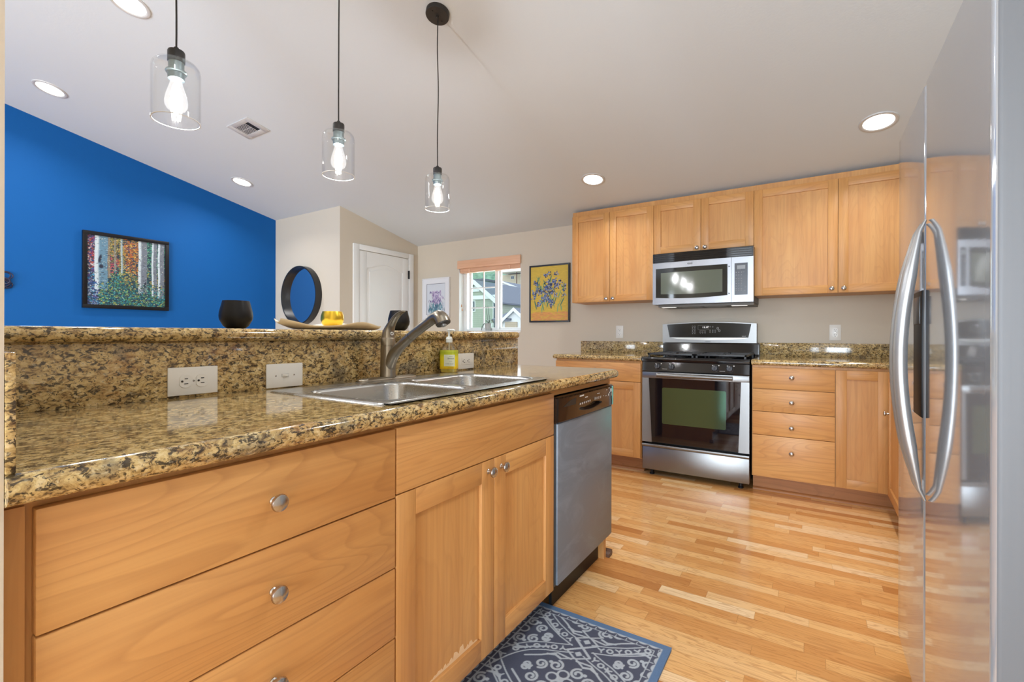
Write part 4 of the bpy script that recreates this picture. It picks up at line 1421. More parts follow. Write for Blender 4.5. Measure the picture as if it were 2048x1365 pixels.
# bowed stainless front
def bow(u):
    s = (u - MX0) / (MX1 - MX0)
    return 0.014 * (1 - (2 * s - 1) ** 2)
def bowed(mb, u0, u1, v0, v1, d0, d1, m=0, n=16, arcb=0.0):
    R = []
    for i in range(n + 1):
        u = u0 + (u1 - u0) * i / n
        b = bow(u)
        s = (u - u0) / (u1 - u0)
        vb = v0 - arcb * (1 - (2 * s - 1) ** 2)
        R.append([FM(u, vb, b + d0), FM(u, vb, b + d1), FM(u, v1, b + d1), FM(u, v1, b + d0)])
    mb.rings(R, m)
STEEL_MW = steel('stainless_microwave', (0.31, 0.317, 0.337), 0.38, 0)
mb = MB()
bowed(mb, MX0, -0.5215, 1.346, 1.690, -0.045, 0.0)
md = mb.build('door', STEEL_MW, mw)
mb = MB()
bowed(mb, -0.5195, MX1, 1.346, 1.690, -0.045, 0.0)
mp = mb.build('control_side', STEEL_MW, mw)
mb = MB()
bowed(mb, -1.098, -0.548, 1.402, 1.642, 0.0005, 0.003, 0, 20, 0.012)
dg = mb.build('door_glass', plain('microwave_black_glass', (0.02, 0.022, 0.02), 0.05, spec=0.6), md)
mb = MB()
bowed(mb, -1.056, -0.584, 1.430, 1.606, 0.003, 0.0038, 0, 20, 0.006)
mb.build('screen', plain('microwave_screen', srgb(96, 104, 92), 0.10, spec=0.6), dg)
m2 = MB()
eo = lambda u, v, d: FM(u, v, bow(u) + d)
ring(m2, eo, -0.825, 1.668, 0.021, 0.0085, 0, 0.0022, 28, 0.2)
m2.fbox(eo, -0.838, -0.812, 1.6655, 1.6705, 0.0003, 0.0018)
m2.build('oval_emblem', plain('emblem_dark', (0.10, 0.10, 0.10), 0.4), md, smooth=False)
for v in (1.622, 1.414):
    m2 = MB()
    m2.prism([(-0.541, v - 0.006), (-0.541, v + 0.006), (-0.529, v)], lambda p, q, t: eo(p, q, t), 0.0003, 0.0015)
    m2.build('latch_mark', BLACKM, md, smooth=False)
mb = MB()
bowed(mb, -0.499, -0.409, 1.400, 1.643, 0.0005, 0.002)
kp = mb.build('keypad', plain('keypad_slate', (0.022, 0.026, 0.038), 0.3), mp)
mb = MB()
bowed(mb, -0.482, -0.426, 1.597, 1.625, 0.002, 0.003)
mb.build('display', plain('lcd_grey', srgb(132, 138, 142), 0.3), kp)
m2 = MB()
rr = random.Random(3)
for r_, v in enumerate((1.572, 1.552, 1.524, 1.506, 1.487, 1.468, 1.448, 1.436)):
    for u in (-0.487, -0.470, -0.452):
        m2.fbox(eo, u - 0.0038, u + 0.0038, v - 0.0035, v + 0.0035, 0.002, 0.0026)
for u, v in ((-0.437, 1.573), (-0.424, 1.457), (-0.428, 1.434)):
    m2.fbox(eo, u - 0.006, u + 0.006, v - 0.0012, v + 0.0012, 0.002, 0.0026)
m2.fbox(eo, -0.482, -0.455, 1.5895, 1.5915, 0.002, 0.0026)
m2.build('printed_lettering', plain('key_grey', (0.22, 0.23, 0.25), 0.5), kp, smooth=False)
mb = MB()
bowed(mb, MX0, MX1, 1.6925, 1.766, -0.045, -0.006)
for k in range(4):
    bowed(mb, MX0 + 0.012, MX1 - 0.012, 1.703 + k * 0.0165, 1.709 + k * 0.0165, -0.006, 0.0)
bowed(mb, MX0, MX0 + 0.012, 1.6925, 1.766, -0.006, 0.0)
bowed(mb, MX1 - 0.012, MX1, 1.6925, 1.766, -0.006, 0.0)
mb.build('vent_grille', BLACK, mw)
mb = MB().box(MX0 + 0.03, MX1 - 0.004, 4.0, 4.34, 1.326, 1.345)
mb.build('underside', plain('underside_grey', (0.16, 0.15, 0.13), 0.5), mw)
for x in (-1.02, -0.48):
    MB().box(x - 0.055, x + 0.055, 4.03, 4.09, 1.3245, 1.3265).build('task_light', glow('task_light_lens', (1, 0.95, 0.88), 0.9), mw)
for x in (-0.86, -0.66):
    MB().box(x - 0.08, x + 0.08, 4.06, 4.26, 1.3240, 1.3262).build('grease_filter', plain('filter_grey', (0.3, 0.29, 0.27), 0.5, 0.5), mw)

# ------------------------------------------------------------------ refrigerator
fr = thing('refrigerator', 'tall stainless side-by-side refrigerator with bowed handles', 'refrigerator', (0.6, 1.46, 0))
FX = 0.235
FY0, FY1, FG0 = 1.010, 1.945, 1.525
MB().box(FX + 0.075, 1.0, FY0 + 0.004, FY1 - 0.004, 0.03, 1.715, 0, 0.004).build('cabinet', plain('fridge_case', (0.20, 0.20, 0.205), 0.45), fr)
def fdoor(y0, y1, name):
    prof = []
    n = 14
    w = y1 - y0
    pts = []
    for i in range(n + 1):
        t = i / n
        y = y0 + w * t
        e = min(t, 1 - t) * w
        r = 0.012
        d = 0.0 if e > r else r - sqrt(max(0, r * r - (r - e) ** 2))
        pts.append((FX + d - 0.0, y))
    # finer rounding at both edges
    edge = []
    r = 0.012
    for i in range(7):
        a = pi / 2 * i / 6
        edge.append((FX + r - r * sin(a), y0 + r - r * cos(a)))
    edge2 = [(p[0], y1 - (p[1] - y0)) for p in reversed(edge)]
    poly = [(FX + 0.068, y0)] + edge + edge2 + [(FX + 0.068, y1)]
    m = MB().prism(poly, lambda p, q, t: (p, q, t), 0.135, 1.712)
    for f in m.bm.faces:
        if abs(f.normal.y) > 0.92:
            f.material_index = 1
    return m.build(name, [STEEL_FR, FR_EDGE], fr, ang=50)
d1 = fdoor(FY0, FG0 - 0.003, 'door')
d2 = fdoor(FG0 + 0.003, FY1, 'door')
tag(d2, 'freezer door')
def bow_handle(parent, y, z0=0.690, z1=1.372, out=0.041):
    P = []
    n = 26
    for i in range(n + 1):
        t = i / n
        z = z0 + (z1 - z0) * t
        P.append((FX - 0.010 - out * (sin(pi * t)) ** 1.05 if 0 < t < 1 else FX - 0.003, y, z))
    rad = []
    for i in range(n + 1):
        t = i / n
        w = 0.004 + 0.017 * min(1, sin(pi * t) * 1.7)
        rad.append((w * 0.7, w))
    MB().tube(P, rad, 20, flat=(1, 0, 0)).build('handle', STEEL_HD, parent, ang=60)
bow_handle(d1, FG0 - 0.028)
bow_handle(d2, FG0 + 0.028)
dsp = MB().box(FX - 0.004, FX + 0.01, FG0 + 0.016, FG0 + 0.125, 0.884, 1.205, 0, 0.003)
dpn = dsp.build('ice_dispenser', plain('dispenser_black', (0.004, 0.004, 0.005), 0.45, spec=0.25), d2)
MB().box(FX - 0.0065, FX - 0.003, FG0 + 0.030, FG0 + 0.110, 1.12, 1.19, 0, 0.001).build('control_strip', plain('dispenser_grey', (0.05, 0.05, 0.055), 0.3), dpn)
MB().box(FX + 0.09, FX + 0.12, FY0 + 0.02, FY1 - 0.02, 0.005, 0.13).build('kick_grille', BLACKM, fr)
mb = MB()
for y in (FY0 + 0.05, FY1 - 0.05):
    mb.box(FX + 0.03, FX + 0.12, y - 0.03, y + 0.03, 1.7125, 1.735, 0, 0.003)
mb.build('hinge_cover', plain('hinge_grey', (0.3, 0.3, 0.3), 0.4), fr)

# ------------------------------------------------------------------ ceiling fixtures
TILT = -atan(S)
def on_ceiling(x, y):
    return (x, y, ceil_z(y) if y > RIDGE else zr - S * (RIDGE - y))
RIMW = plain('trim_white', srgb(196, 195, 194), 0.45)
proto = thing('recessed_light', 'round recessed light nearest the top edge beyond the first pendant', 'ceiling light', on_ceiling(-3.162, 1.024), 'round recessed lights in the sloped ceiling', (TILT, 0, 0))
MB().shell([(0.098, 0.0), (0.096, -0.006), (0.088, -0.008), (0.080, -0.006), (0.074, 0.0)], n=48).build('trim_ring', RIMW, proto, local=True)
MB().lathe([(0.0, -0.0035), (0.079, -0.0035), (0.079, -0.0005)], n=48).build('lens', LENS, proto, local=True)
def can_lamp(x, y, e=1.0):
    l = area_light('can_lamp', (0, 0, 0), (TILT, 0, 0), 0.14, 0.14, CAN_W * e, WARM, 'DISK', radians(150))
    p = Vector(on_ceiling(x, y)) + Matrix.Rotation(TILT, 3, 'X') @ Vector((0, 0, -0.012))
    l.location = p
can_lamp(-3.162, 1.024)
for (x, y), lab in (((-4.741, 1.062), 'recessed light closest above the blue wall and the birch painting'),
                    ((-4.777, 2.464), 'recessed light near the closet corner beyond the air vent'),
                    ((-1.517, 3.593), 'recessed light in front of the wall cabinets beside the flower painting'),
                    ((0.335, 3.556), 'recessed light beside the refrigerator top in front of the wall cabinets'),
                    ((0.335, 2.05), 'recessed light in the kitchen aisle above the refrigerator front'),
                    ((-3.3, -1.6), 'unseen recessed light added over the living area nearest the blue wall'),  # this and the next two: out-of-view lamps added for ambient light
                    ((0.10, -0.3), 'unseen recessed light added over the kitchen entry behind the refrigerator side'),
                    ((-1.517, -0.3), 'unseen recessed light added over the passage behind the peninsula wall end')):
    dup(proto, on_ceiling(x, y), lab)
    can_lamp(x, y, 1.7 if 2 < y < 2.2 else 0.4 if y < 2 and x > -1.6 else 0.8 if y > 3 else 1.0)

vt = thing('ceiling_vent', 'small white square air register in the sloped ceiling', 'vent', on_ceiling(-3.731, 1.970), rot=(TILT, 0, radians(0)))
mb = MB()
a, b = 0.145, 0.100
for x0, x1, y0, y1 in ((-0.15, -0.095, -0.09, 0.09), (0.095, 0.15, -0.09, 0.09), (-0.095, 0.095, -0.09, -0.05), (-0.095, 0.095, 0.05, 0.09)):
    mb.box(x0, x1, y0, y1, -0.008, -0.0005, 0, 0.002)
mb.build('register_frame', RIMW, vt, local=True)
MB().box(-0.095, 0.095, -0.05, 0.05, -0.002, -0.0008).build('duct', SLOT, vt, local=True)
mb = MB()
for i in range(7):
    x = -0.080 + i * 0.0205
    mb.box(x, x + 0.008, -0.05, 0.05, -0.0075, -0.0065)
mb.box(-0.095, 0.05, -0.002, 0.002, -0.0065, -0.004)
mb.build('louvre', RIMW, vt, local=True)

# pendants
CORDM = plain('pendant_black', (0.020, 0.019, 0.019), 0.45)
SOCK = steel('socket_grey', (0.22, 0.27, 0.28), 0.35, 2)
pz = 1.7335                                       # rim height
PX = -1.617
p0 = thing('pendant_lamp', 'clear glass pendant lamp nearest the camera, seen below the topmost recessed light', 'pendant lamp', (PX, 0.640, pz), 'glass pendant lamps over the bar')
sh_prof = [(0.0625, 0.0), (0.0625, 0.150), (0.0600, 0.163), (0.0530, 0.172), (0.0440, 0.176), (0.0200, 0.177), (0.0200, 0.1745), (0.0435, 0.1735), (0.0515, 0.1695), (0.0578, 0.1615), (0.0600, 0.150), (0.0600, 0.0)]
MB().shell(sh_prof, n=56).build('glass_shade', SHADE, p0, local=True)
MB().shell([(0.0628, -0.0008), (0.0628, 0.0008), (0.0598, 0.0008), (0.0598, -0.0008)], n=56).build('shade_rim', plain('glass_edge', (0.85, 0.87, 0.87), 0.2), p0, local=True)
MB().lathe([(0.006, 0.222), (0.008, 0.214), (0.021, 0.211), (0.0225, 0.207), (0.0225, 0.178), (0.020, 0.177)], n=32).build('socket_cap', CORDM, p0, local=True)
MB().lathe([(0.0205, 0.176), (0.0205, 0.152), (0.0275, 0.150), (0.0280, 0.146), (0.0260, 0.143), (0.0225, 0.142), (0.0215, 0.125), (0.018, 0.124)], n=32).build('socket', SOCK, p0, local=True)
bu = MB().lathe([(0.0125, 0.130), (0.0145, 0.120), (0.0200, 0.100), (0.0270, 0.076), (0.0300, 0.058), (0.0290, 0.046), (0.0230, 0.035), (0.012, 0.029), (0.0, 0.028)], n=32, caps=(False, True)).build('bulb', BULBG, p0, local=True)
mb = MB()
for i in range(6):
    a = 2 * pi * i / 6
    mb.tube([(0.006 * cos(a), 0.006 * sin(a), 0.108), (0.013 * cos(a), 0.013 * sin(a), 0.075), (0.009 * cos(a), 0.009 * sin(a), 0.046)], 0.0026, 8)
mb.build('filament', FILAMENT, bu, local=True)
def pendant_cord(root, y):
    L = ceil_z(y) - pz
    k = random.Random(int(y * 100))
    P = []
    for i in range(22):
        t = i / 21
        P.append((0.0035 * sin(t * 9 + y * 5) * sin(pi * t), 0.0035 * sin(t * 7 + y * 3) * sin(pi * t), 0.215 + (L - 0.235) * t))
    MB().tube(P, 0.0027, 8).build('cord', CORDM, root, local=True)
    q = Matrix.Rotation(TILT, 3, 'X')
    ax = q @ Vector((0, 0, -1))
    c0 = Vector((0, 0, L))
    MB().lathe([(0.060, 0.0005), (0.060, 0.022), (0.058, 0.025), (0.0, 0.025)], c0, ax, 40).build('canopy', CORDM, root, local=True)
    MB().lathe([(0.007, 0.02), (0.007, 0.034), (0.004, 0.038)], c0, ax, 14).build('cord_grip', CORDM, root, local=True)
    m = MB()
    for s_ in (-1, 1):
        m.lathe([(0.004, 0.024), (0.003, 0.028)], c0 + q @ Vector((0, s_ * 0.035, 0)), ax, 10)
    m.build('canopy_screw', CORDM, root, local=True)
def bulb_lamp(y):
    l = bpy.data.lights.new('bulb_light', 'POINT')
    l.energy = BULB_W
    l.color = (0.97, 0.98, 1.0)
    l.shadow_soft_size = 0.012
    o = bpy.data.objects.new('bulb_light', l)
    COL.objects.link(o)
    o.location = (PX, y, pz + 0.075)
p1 = dup(p0, (PX, 1.215, pz), 'clear glass pendant lamp in the middle of the row over the bar')
p2 = dup(p0, (PX, 1.810, pz), 'clear glass pendant lamp farthest along, hanging from the visible round canopy')
for r_, y in ((p0, 0.640), (p1, 1.215), (p2, 1.810)):
    pendant_cord(r_, y)
    bulb_lamp(y)

# ------------------------------------------------------------------ things on the bar
VB = plain('black_ceramic', (0.006, 0.006, 0.007), 0.40, spec=0.3)
def vase(name, label, y, x, s, mat, prof):
    c = thing(name, label, 'vase', (x, y, BT + 0.0003))
    return c
vp = [(0.0, 0.0), (0.024, 0.0), (0.036, 0.010), (0.0468, 0.030), (0.0485, 0.042), (0.0470, 0.056), (0.0385, 0.0905), (0.0365, 0.0905), (0.0445, 0.056), (0.0455, 0.042), (0.043, 0.030), (0.032, 0.013), (0.0, 0.010)]
o = MB().lathe(vp, n=48, caps=(False, False)).build('black_vase', VB, ang=60)
o.location = (-1.56, 0.787, BT + 0.0003)
tag(o, 'rounded black vase on the bar in front of the blue wall', 'vase', 'black vases on the bar')
o2 = o.copy()
COL.objects.link(o2)
o2.location = (-1.56, 1.492, BT + 0.0003)
o2['label'] = 'rounded black vase on the bar behind the faucet lever'
tray_y0, tray_y1 = 0.925, 1.372
tr = MB()
R = []
NT_ = 36
def tray_z(t):
    return 0.0045 + 0.024 * max(0, 1 - t / 0.20) ** 1.5 + 0.0235 * math.exp(-((t - 0.66) / 0.17) ** 2) * 0 + 0.007 * max(0, (t - 0.9) / 0.1) ** 2
for i in range(NT_ + 1):
    t = i / NT_
    y = tray_y0 + (tray_y1 - tray_y0) * t
    w = 0.092 * (max(0.02, sin(pi * min(1, max(0, 0.02 + 0.96 * t))))) ** 0.55
    z = tray_z(t)
    # rim edges rise in a wave along the length
    rim = 0.010 + 0.018 * math.exp(-((t - 0.66) / 0.2) ** 2) + 0.004 * math.exp(-((t - 0.1) / 0.1) ** 2)
    row = []
    for j in range(13):
        q_ = -1 + 2 * j / 12
        row.append((-1.56 + w * q_, y, z + rim * abs(q_) ** 2.4))
    for j in range(12, -1, -1):
        q_ = -1 + 2 * j / 12
        row.append((-1.56 + w * q_ * 0.985, y, max(0.0004, z + rim * abs(q_) ** 2.4 - 0.004)))
    R.append([(p[0], p[1], p[2] + BT + 0.0002) for p in row])
tr.rings(R)
trm = NT('tray_wood')
trm = trm.set(color=trm.mix(trm.noise(trm.coord((40, 2, 40)), 1, 3), srgb(250, 240, 220), srgb(238, 222, 194)), rough=0.4)
tag(tr.build('serving_tray', trm, ang=60), 'long wavy cream tray on the bar under the gold bowl', 'tray')
gold = MB().lathe([(0.0, 0.0), (0.026, 0.0), (0.037, 0.010), (0.0425, 0.028), (0.0415, 0.044), (0.036, 0.0595), (0.034, 0.0595), (0.039, 0.044), (0.040, 0.028), (0.034, 0.012), (0.0, 0.006)], n=44, caps=(False, False)).build('gold_bowl', steel('gold_leaf', (0.83, 0.56, 0.06), 0.30, 2, 0.1), ang=60)
gold.location = (-1.56, 1.146, BT + 0.0125)
tag(gold, 'round gold candle bowl sitting on the cream tray', 'bowl')

# ------------------------------------------------------------------ mirror and pictures
mr = thing('round_mirror', 'round black framed mirror on the closet wall reflecting blue', 'mirror', (-4.847, CLY, 1.528))
MB().shell([(0.330, 0.0005), (0.330, 0.075), (0.316, 0.075), (0.316, 0.0005)], (-4.847, CLY, 1.528), (0, -1, 0), 72).build('frame', plain('black_metal_frame', (0.014, 0.014, 0.015), 0.35), mr, ang=50)
MB().lathe([(0.0, 0.022), (0.3165, 0.022), (0.3165, 0.018)], (-4.847, CLY, 1.528), (0, -1, 0), 72).build('mirror_glass', plain('mirror_silver', (0.86, 0.87, 0.88), 0.01, 1.0), mr, ang=30)


def framed(name, label, F, u0, u1, v0, v1, fw, depth, fm, arr, mat_w=0.0, matm=None, glass=None, inset=0.006):
    c = thing(name, label, 'picture', F((u0 + u1) / 2, v0, 0))
    mb = MB()
    for a in ((u0, u1, v0, v0 + fw), (u0, u1, v1 - fw, v1), (u0, u0 + fw, v0 + fw, v1 - fw), (u1 - fw, u1, v0 + fw, v1 - fw)):
        mb.fbox(F, a[0], a[1], a[2], a[3], 0.0006, depth, 0, 0.0015)
    mb.build('frame', fm, c)
    if mat_w:
        mm = MB()
        w = fw + mat_w
        for a in ((u0 + fw, u1 - fw, v0 + fw, v0 + w), (u0 + fw, u1 - fw, v1 - w, v1 - fw), (u0 + fw, u0 + w, v0 + w, v1 - w), (u1 - w, u1 - fw, v0 + w, v1 - w)):
            mm.fbox(F, a[0], a[1], a[2], a[3], 0.002, depth - 0.006, 0)
        mm.build('mat_board', matm, c, smooth=False)
    w = fw + mat_w
    MB().fbox(F, u0 + fw, u1 - fw, v0 + fw, v1 - fw, 0.0007, 0.0018).build('backing', matm or BLACKM, c, smooth=False)
    d = depth - inset - (0.004 if mat_w else 0)
    canvas('print', arr, lambda u, v: F(u0 + w + u, v0 + w + v, d), u1 - u0 - 2 * w, v1 - v0 - 2 * w, vcol('print_' + name, 0.5), c)
    if glass:
        MB().fbox(F, u0 + fw, u1 - fw, v0 + fw, v1 - fw, depth - 0.0045, depth - 0.0035).build('glazing', glass, c, smooth=False)
    return c


RNG = np.random.default_rng(11)
def lin(c):
    return np.array(srgb(*c), np.float32)
def dab(A, x, y, lx, ly, ang, c, soft=False):
    h, w = A.shape[:2]
    r = int(max(lx, ly)) + 2
    x0, x1, y0, y1 = max(0, int(x) - r), min(w, int(x) + r + 1), max(0, int(y) - r), min(h, int(y) + r + 1)
    if x0 >= x1 or y0 >= y1:
        return
    Y, X = np.mgrid[y0:y1, x0:x1]
    dx, dy = X - x, Y - y
    u = (dx * cos(ang) + dy * sin(ang)) / lx
    v = (-dx * sin(ang) + dy * cos(ang)) / ly
    m = np.clip(1.6 - 1.6 * (u * u + v * v), 0, 1)[..., None]
    A[y0:y1, x0:x1] = A[y0:y1, x0:x1] * (1 - m) + c * m


def birch(nx=280, ny=290):
    A = np.zeros((ny, nx, 3), np.float32)
    A[:] = lin((30, 50, 64))
    def pal(fx_, fy_):
        if fx_ < 0.13:
            return [(140, 50, 74), (176, 84, 70), (96, 60, 120), (60, 70, 130), (210, 205, 205)] if fy_ < 0.5 else [(20, 80, 140), (40, 130, 170), (80, 60, 130), (26, 50, 96), (150, 170, 190)]
        if fy_ < 0.50:
            if fx_ > 0.72:
                return [(60, 140, 120), (96, 150, 116), (50, 96, 104), (36, 76, 90)]
            if fx_ < 0.38 and fy_ > 0.30:
                return [(176, 70, 84), (150, 60, 84), (190, 104, 100), (110, 70, 80), (70, 60, 80)]
            if fx_ < 0.45:
                return [(150, 140, 66), (120, 120, 70), (170, 160, 90), (96, 100, 80), (176, 130, 60)]
            return [(176, 126, 44), (190, 104, 52), (150, 90, 44), (206, 170, 84), (120, 84, 60), (100, 76, 100)]
        if fy_ < 0.68 and fx_ > 0.4:
            return [(40, 96, 100), (96, 120, 70), (150, 150, 80), (60, 70, 80), (180, 140, 70), (30, 90, 104)]
        return [(16, 84, 96), (34, 116, 112), (90, 140, 80), (150, 160, 90), (24, 60, 90), (60, 150, 160), (20, 46, 64), (14, 70, 90)]
    def field(n, lo, hi, y0=0.0):
        for k in range(n):
            x, y = RNG.uniform(0, nx), RNG.uniform(y0 * ny, ny)
            P = pal(x / nx, y / ny + RNG.normal(0, 0.04))
            dab(A, x, y, RNG.uniform(lo, hi), RNG.uniform(1.3, 3.0), RNG.uniform(-1.0, 1.0), lin(P[RNG.integers(len(P))]) * RNG.uniform(0.55, 1.1))
    field(1500, 5, 10)
    field(2600, 2.2, 5)
    def trunk(xc, w, y1, c0, c1):
        for y in range(0, int(y1 * ny)):
            wob = 0.9 * sin(y * 0.035 + xc * 9) + 0.35 * sin(y * 0.17)
            xa, xb = xc * nx + wob, xc * nx + wob + w * nx
            for x in range(max(0, int(xa)), min(nx, int(xb))):
                t = (x - xa) / (xb - xa)
                k = min(1, max(0, (t - 0.20) / 0.16))
                A[y, x] = (c0 * (1 - k) + c1 * k) * RNG.uniform(0.86, 1.10)
        for k in range(int(w * 420)):
            yy = RNG.uniform(0, y1 * ny)
            dab(A, (xc + RNG.uniform(0.0, 1.0) * w) * nx, yy, RNG.uniform(2.5, 6), RNG.uniform(0.8, 1.4), RNG.uniform(-0.5, 0.5), lin([(40, 50, 66), (66, 84, 100), (150, 170, 182)][RNG.integers(3)]))
    wh, bl_, gy = lin((186, 200, 208)), lin((92, 128, 150)), lin((104, 112, 124))
    trunk(0.245, 0.030, 0.60, lin((120, 110, 100)), lin((130, 118, 96)))
    trunk(0.325, 0.022, 0.50, lin((130, 126, 110)), lin((120, 120, 110)))
    trunk(0.408, 0.024, 0.52, lin((170, 186, 188)), lin((130, 150, 158)))
    trunk(0.09, 0.155, 0.78, wh, bl_)
    trunk(0.635, 0.115, 0.80, wh, gy)
    trunk(0.815, 0.070, 0.84, wh, gy)
    trunk(0.900, 0.090, 0.86, wh, gy)
    for x0, y0_, x1, y1_ in ((0.44, 0.02, 0.66, 0.30), (0.50, 0.26, 0.64, 0.46), (0.40, 0.10, 0.30, 0.34)):
        for k in range(30):
            t = k / 29
            dab(A, (x0 + (x1 - x0) * t) * nx, (y0_ + (y1_ - y0_) * t) * ny, 4, 0.9, atan2((y1_ - y0_) * ny, (x1 - x0) * nx), lin((86, 52, 44)))
    for q in ((0.15, 0.33, 6, 22), (0.165, 0.44, 9, 10), (0.72, 0.66, 5, 15)):
        dab(A, q[0] * nx, q[1] * ny, q[2], q[3], 0.2, lin((26, 34, 56)))
    field(900, 2.2, 4.5, 0.66)
    for k in range(240):
        x, y = RNG.uniform(0, nx), RNG.uniform(0, ny)
        dab(A, x, y, 2.0, 0.9, RNG.uniform(-1, 1), lin((206, 210, 186)))
    return A


def crocus(nx=90, ny=130):
    A = np.zeros((ny, nx, 3), np.float32)
    A[:] = lin((206, 212, 222))
    A[:2] = A[-2:] = lin((90, 90, 110))
    A[:, :2] = A[:, -2:] = lin((90, 90, 110))
    for k in range(230):
        x = nx * (0.5 + RNG.normal(0, 0.18))
        y = ny * RNG.uniform(0.62, 0.98)
        dab(A, x, y, RNG.uniform(8, 16), RNG.uniform(0.8, 1.6), 1.57 + RNG.normal(0, 0.22), lin([(60, 110, 130), (90, 140, 160), (44, 80, 110), (130, 170, 180)][RNG.integers(4)]))
    for k in range(120):
        x = nx * (0.5 + RNG.normal(0, 0.13))
        y = ny * RNG.uniform(0.26, 0.62)
        dab(A, x, y, RNG.uniform(4, 8), RNG.uniform(1.8, 3.4), 1.57 + RNG.normal(0, 0.4), lin([(150, 130, 176), (176, 160, 200), (110, 96, 150), (200, 190, 214)][RNG.integers(4)]))
    for k in range(26):
        x = nx * (0.5 + RNG.normal(0, 0.15))
        dab(A, x, ny * RNG.uniform(0.25, 0.8), RNG.uniform(5, 9), 0.8, 1.57 + RNG.normal(0, 0.4), lin((70, 66, 110)))
    return A


def bouquet(nx=150, ny=210):
    """plain generic flower picture: blue blossoms and green blades on yellow, orange ground strip."""
    A = np.zeros((ny, nx, 3), np.float32)
    A[:] = lin((206, 176, 66))
    for k in range(700):
        dab(A, RNG.uniform(0, nx), RNG.uniform(0, ny), 7, 2, RNG.uniform(-0.3, 0.3), lin((206, 176, 66)) * RNG.uniform(0.88, 1.12))
    for k in range(260):
        dab(A, RNG.uniform(0, nx), RNG.uniform(0.84 * ny, ny), 8, 2, 0, lin((214, 152, 84)) * RNG.uniform(0.9, 1.1))
    for k in range(46):
        x, y = nx * RNG.uniform(0.12, 0.88), ny * RNG.uniform(0.22, 0.78)
        dab(A, x, y, RNG.uniform(12, 26), RNG.uniform(1.6, 3.2), 1.57 + RNG.normal(0, 0.5), lin([(92, 140, 96), (120, 160, 110), (70, 116, 92)][RNG.integers(3)]))
    for k in range(58):
        x, y = nx * np.clip(0.5 + RNG.normal(0, 0.20), 0.1, 0.9), ny * np.clip(0.46 + RNG.normal(0, 0.19), 0.12, 0.9)
        for q in range(9):
            dab(A, x + RNG.normal(0, 4.2), y + RNG.normal(0, 4.2), RNG.uniform(2.5, 5), RNG.uniform(1.6, 3), RNG.uniform(0, 3.1), lin([(58, 86, 150), (84, 116, 176), (40, 52, 96), (130, 150, 190), (30, 34, 56)][RNG.integers(5)]))
        dab(A, x, y, 1.8, 1.5, 0, lin((206, 190, 120)))
    return A


FL = lambda u, v, d: (XL + d, u, v)
framed('birch_painting', 'birch forest painting in a wide black frame on the blue wall', FL, 1.418, 2.072, 1.322, 2.006, 0.032, 0.032, plain('black_frame', (0.004, 0.004, 0.006), 0.45, spec=0.3), birch(), 0.0, None, None, 0.012)
framed('flower_print', 'small white framed print of lilac crocuses beside the window', FW, -4.118, -3.676, 1.262, 1.790, 0.012, 0.022, plain('silver_frame', srgb(222, 222, 224), 0.25), crocus(), 0.058, plain('white_mat', srgb(222, 224, 230), 0.8))
framed('flower_painting', 'yellow painting of blue flowers in a thin black frame beside the wall cabinets', FW, -2.556, -2.080, 1.224, 1.830, 0.017, 0.024, plain('dark_frame', (0.020, 0.022, 0.030), 0.4), bouquet())

# wire decoration on the blue wall at the picture's edge
mb = MB()
rr = random.Random(5)
for k in range(9):
    cy, cz = 0.94 + rr.uniform(-0.02, 0.012), 1.525 + rr.uniform(-0.045, 0.045)
    a0, ry, rz = rr.uniform(-0.6, 0.6), rr.uniform(0.025, 0.045), rr.uniform(0.018, 0.035)
    P = []
    for i in range(25):
        a = 2 * pi * i / 24
        y, z = ry * cos(a), rz * sin(a)
        P.append((XL + 0.012 + 0.002 * k, cy + y * cos(a0) - z * sin(a0), cz + y * sin(a0) + z * cos(a0)))
    mb.tube(P, 0.0045, 8)
tag(mb.build('wire_wall_ornament', plain('dark_blue_metal', (0.012, 0.014, 0.05), 0.4)), 'dark looped wire ornament on the blue wall next to the wall end', 'ornament')

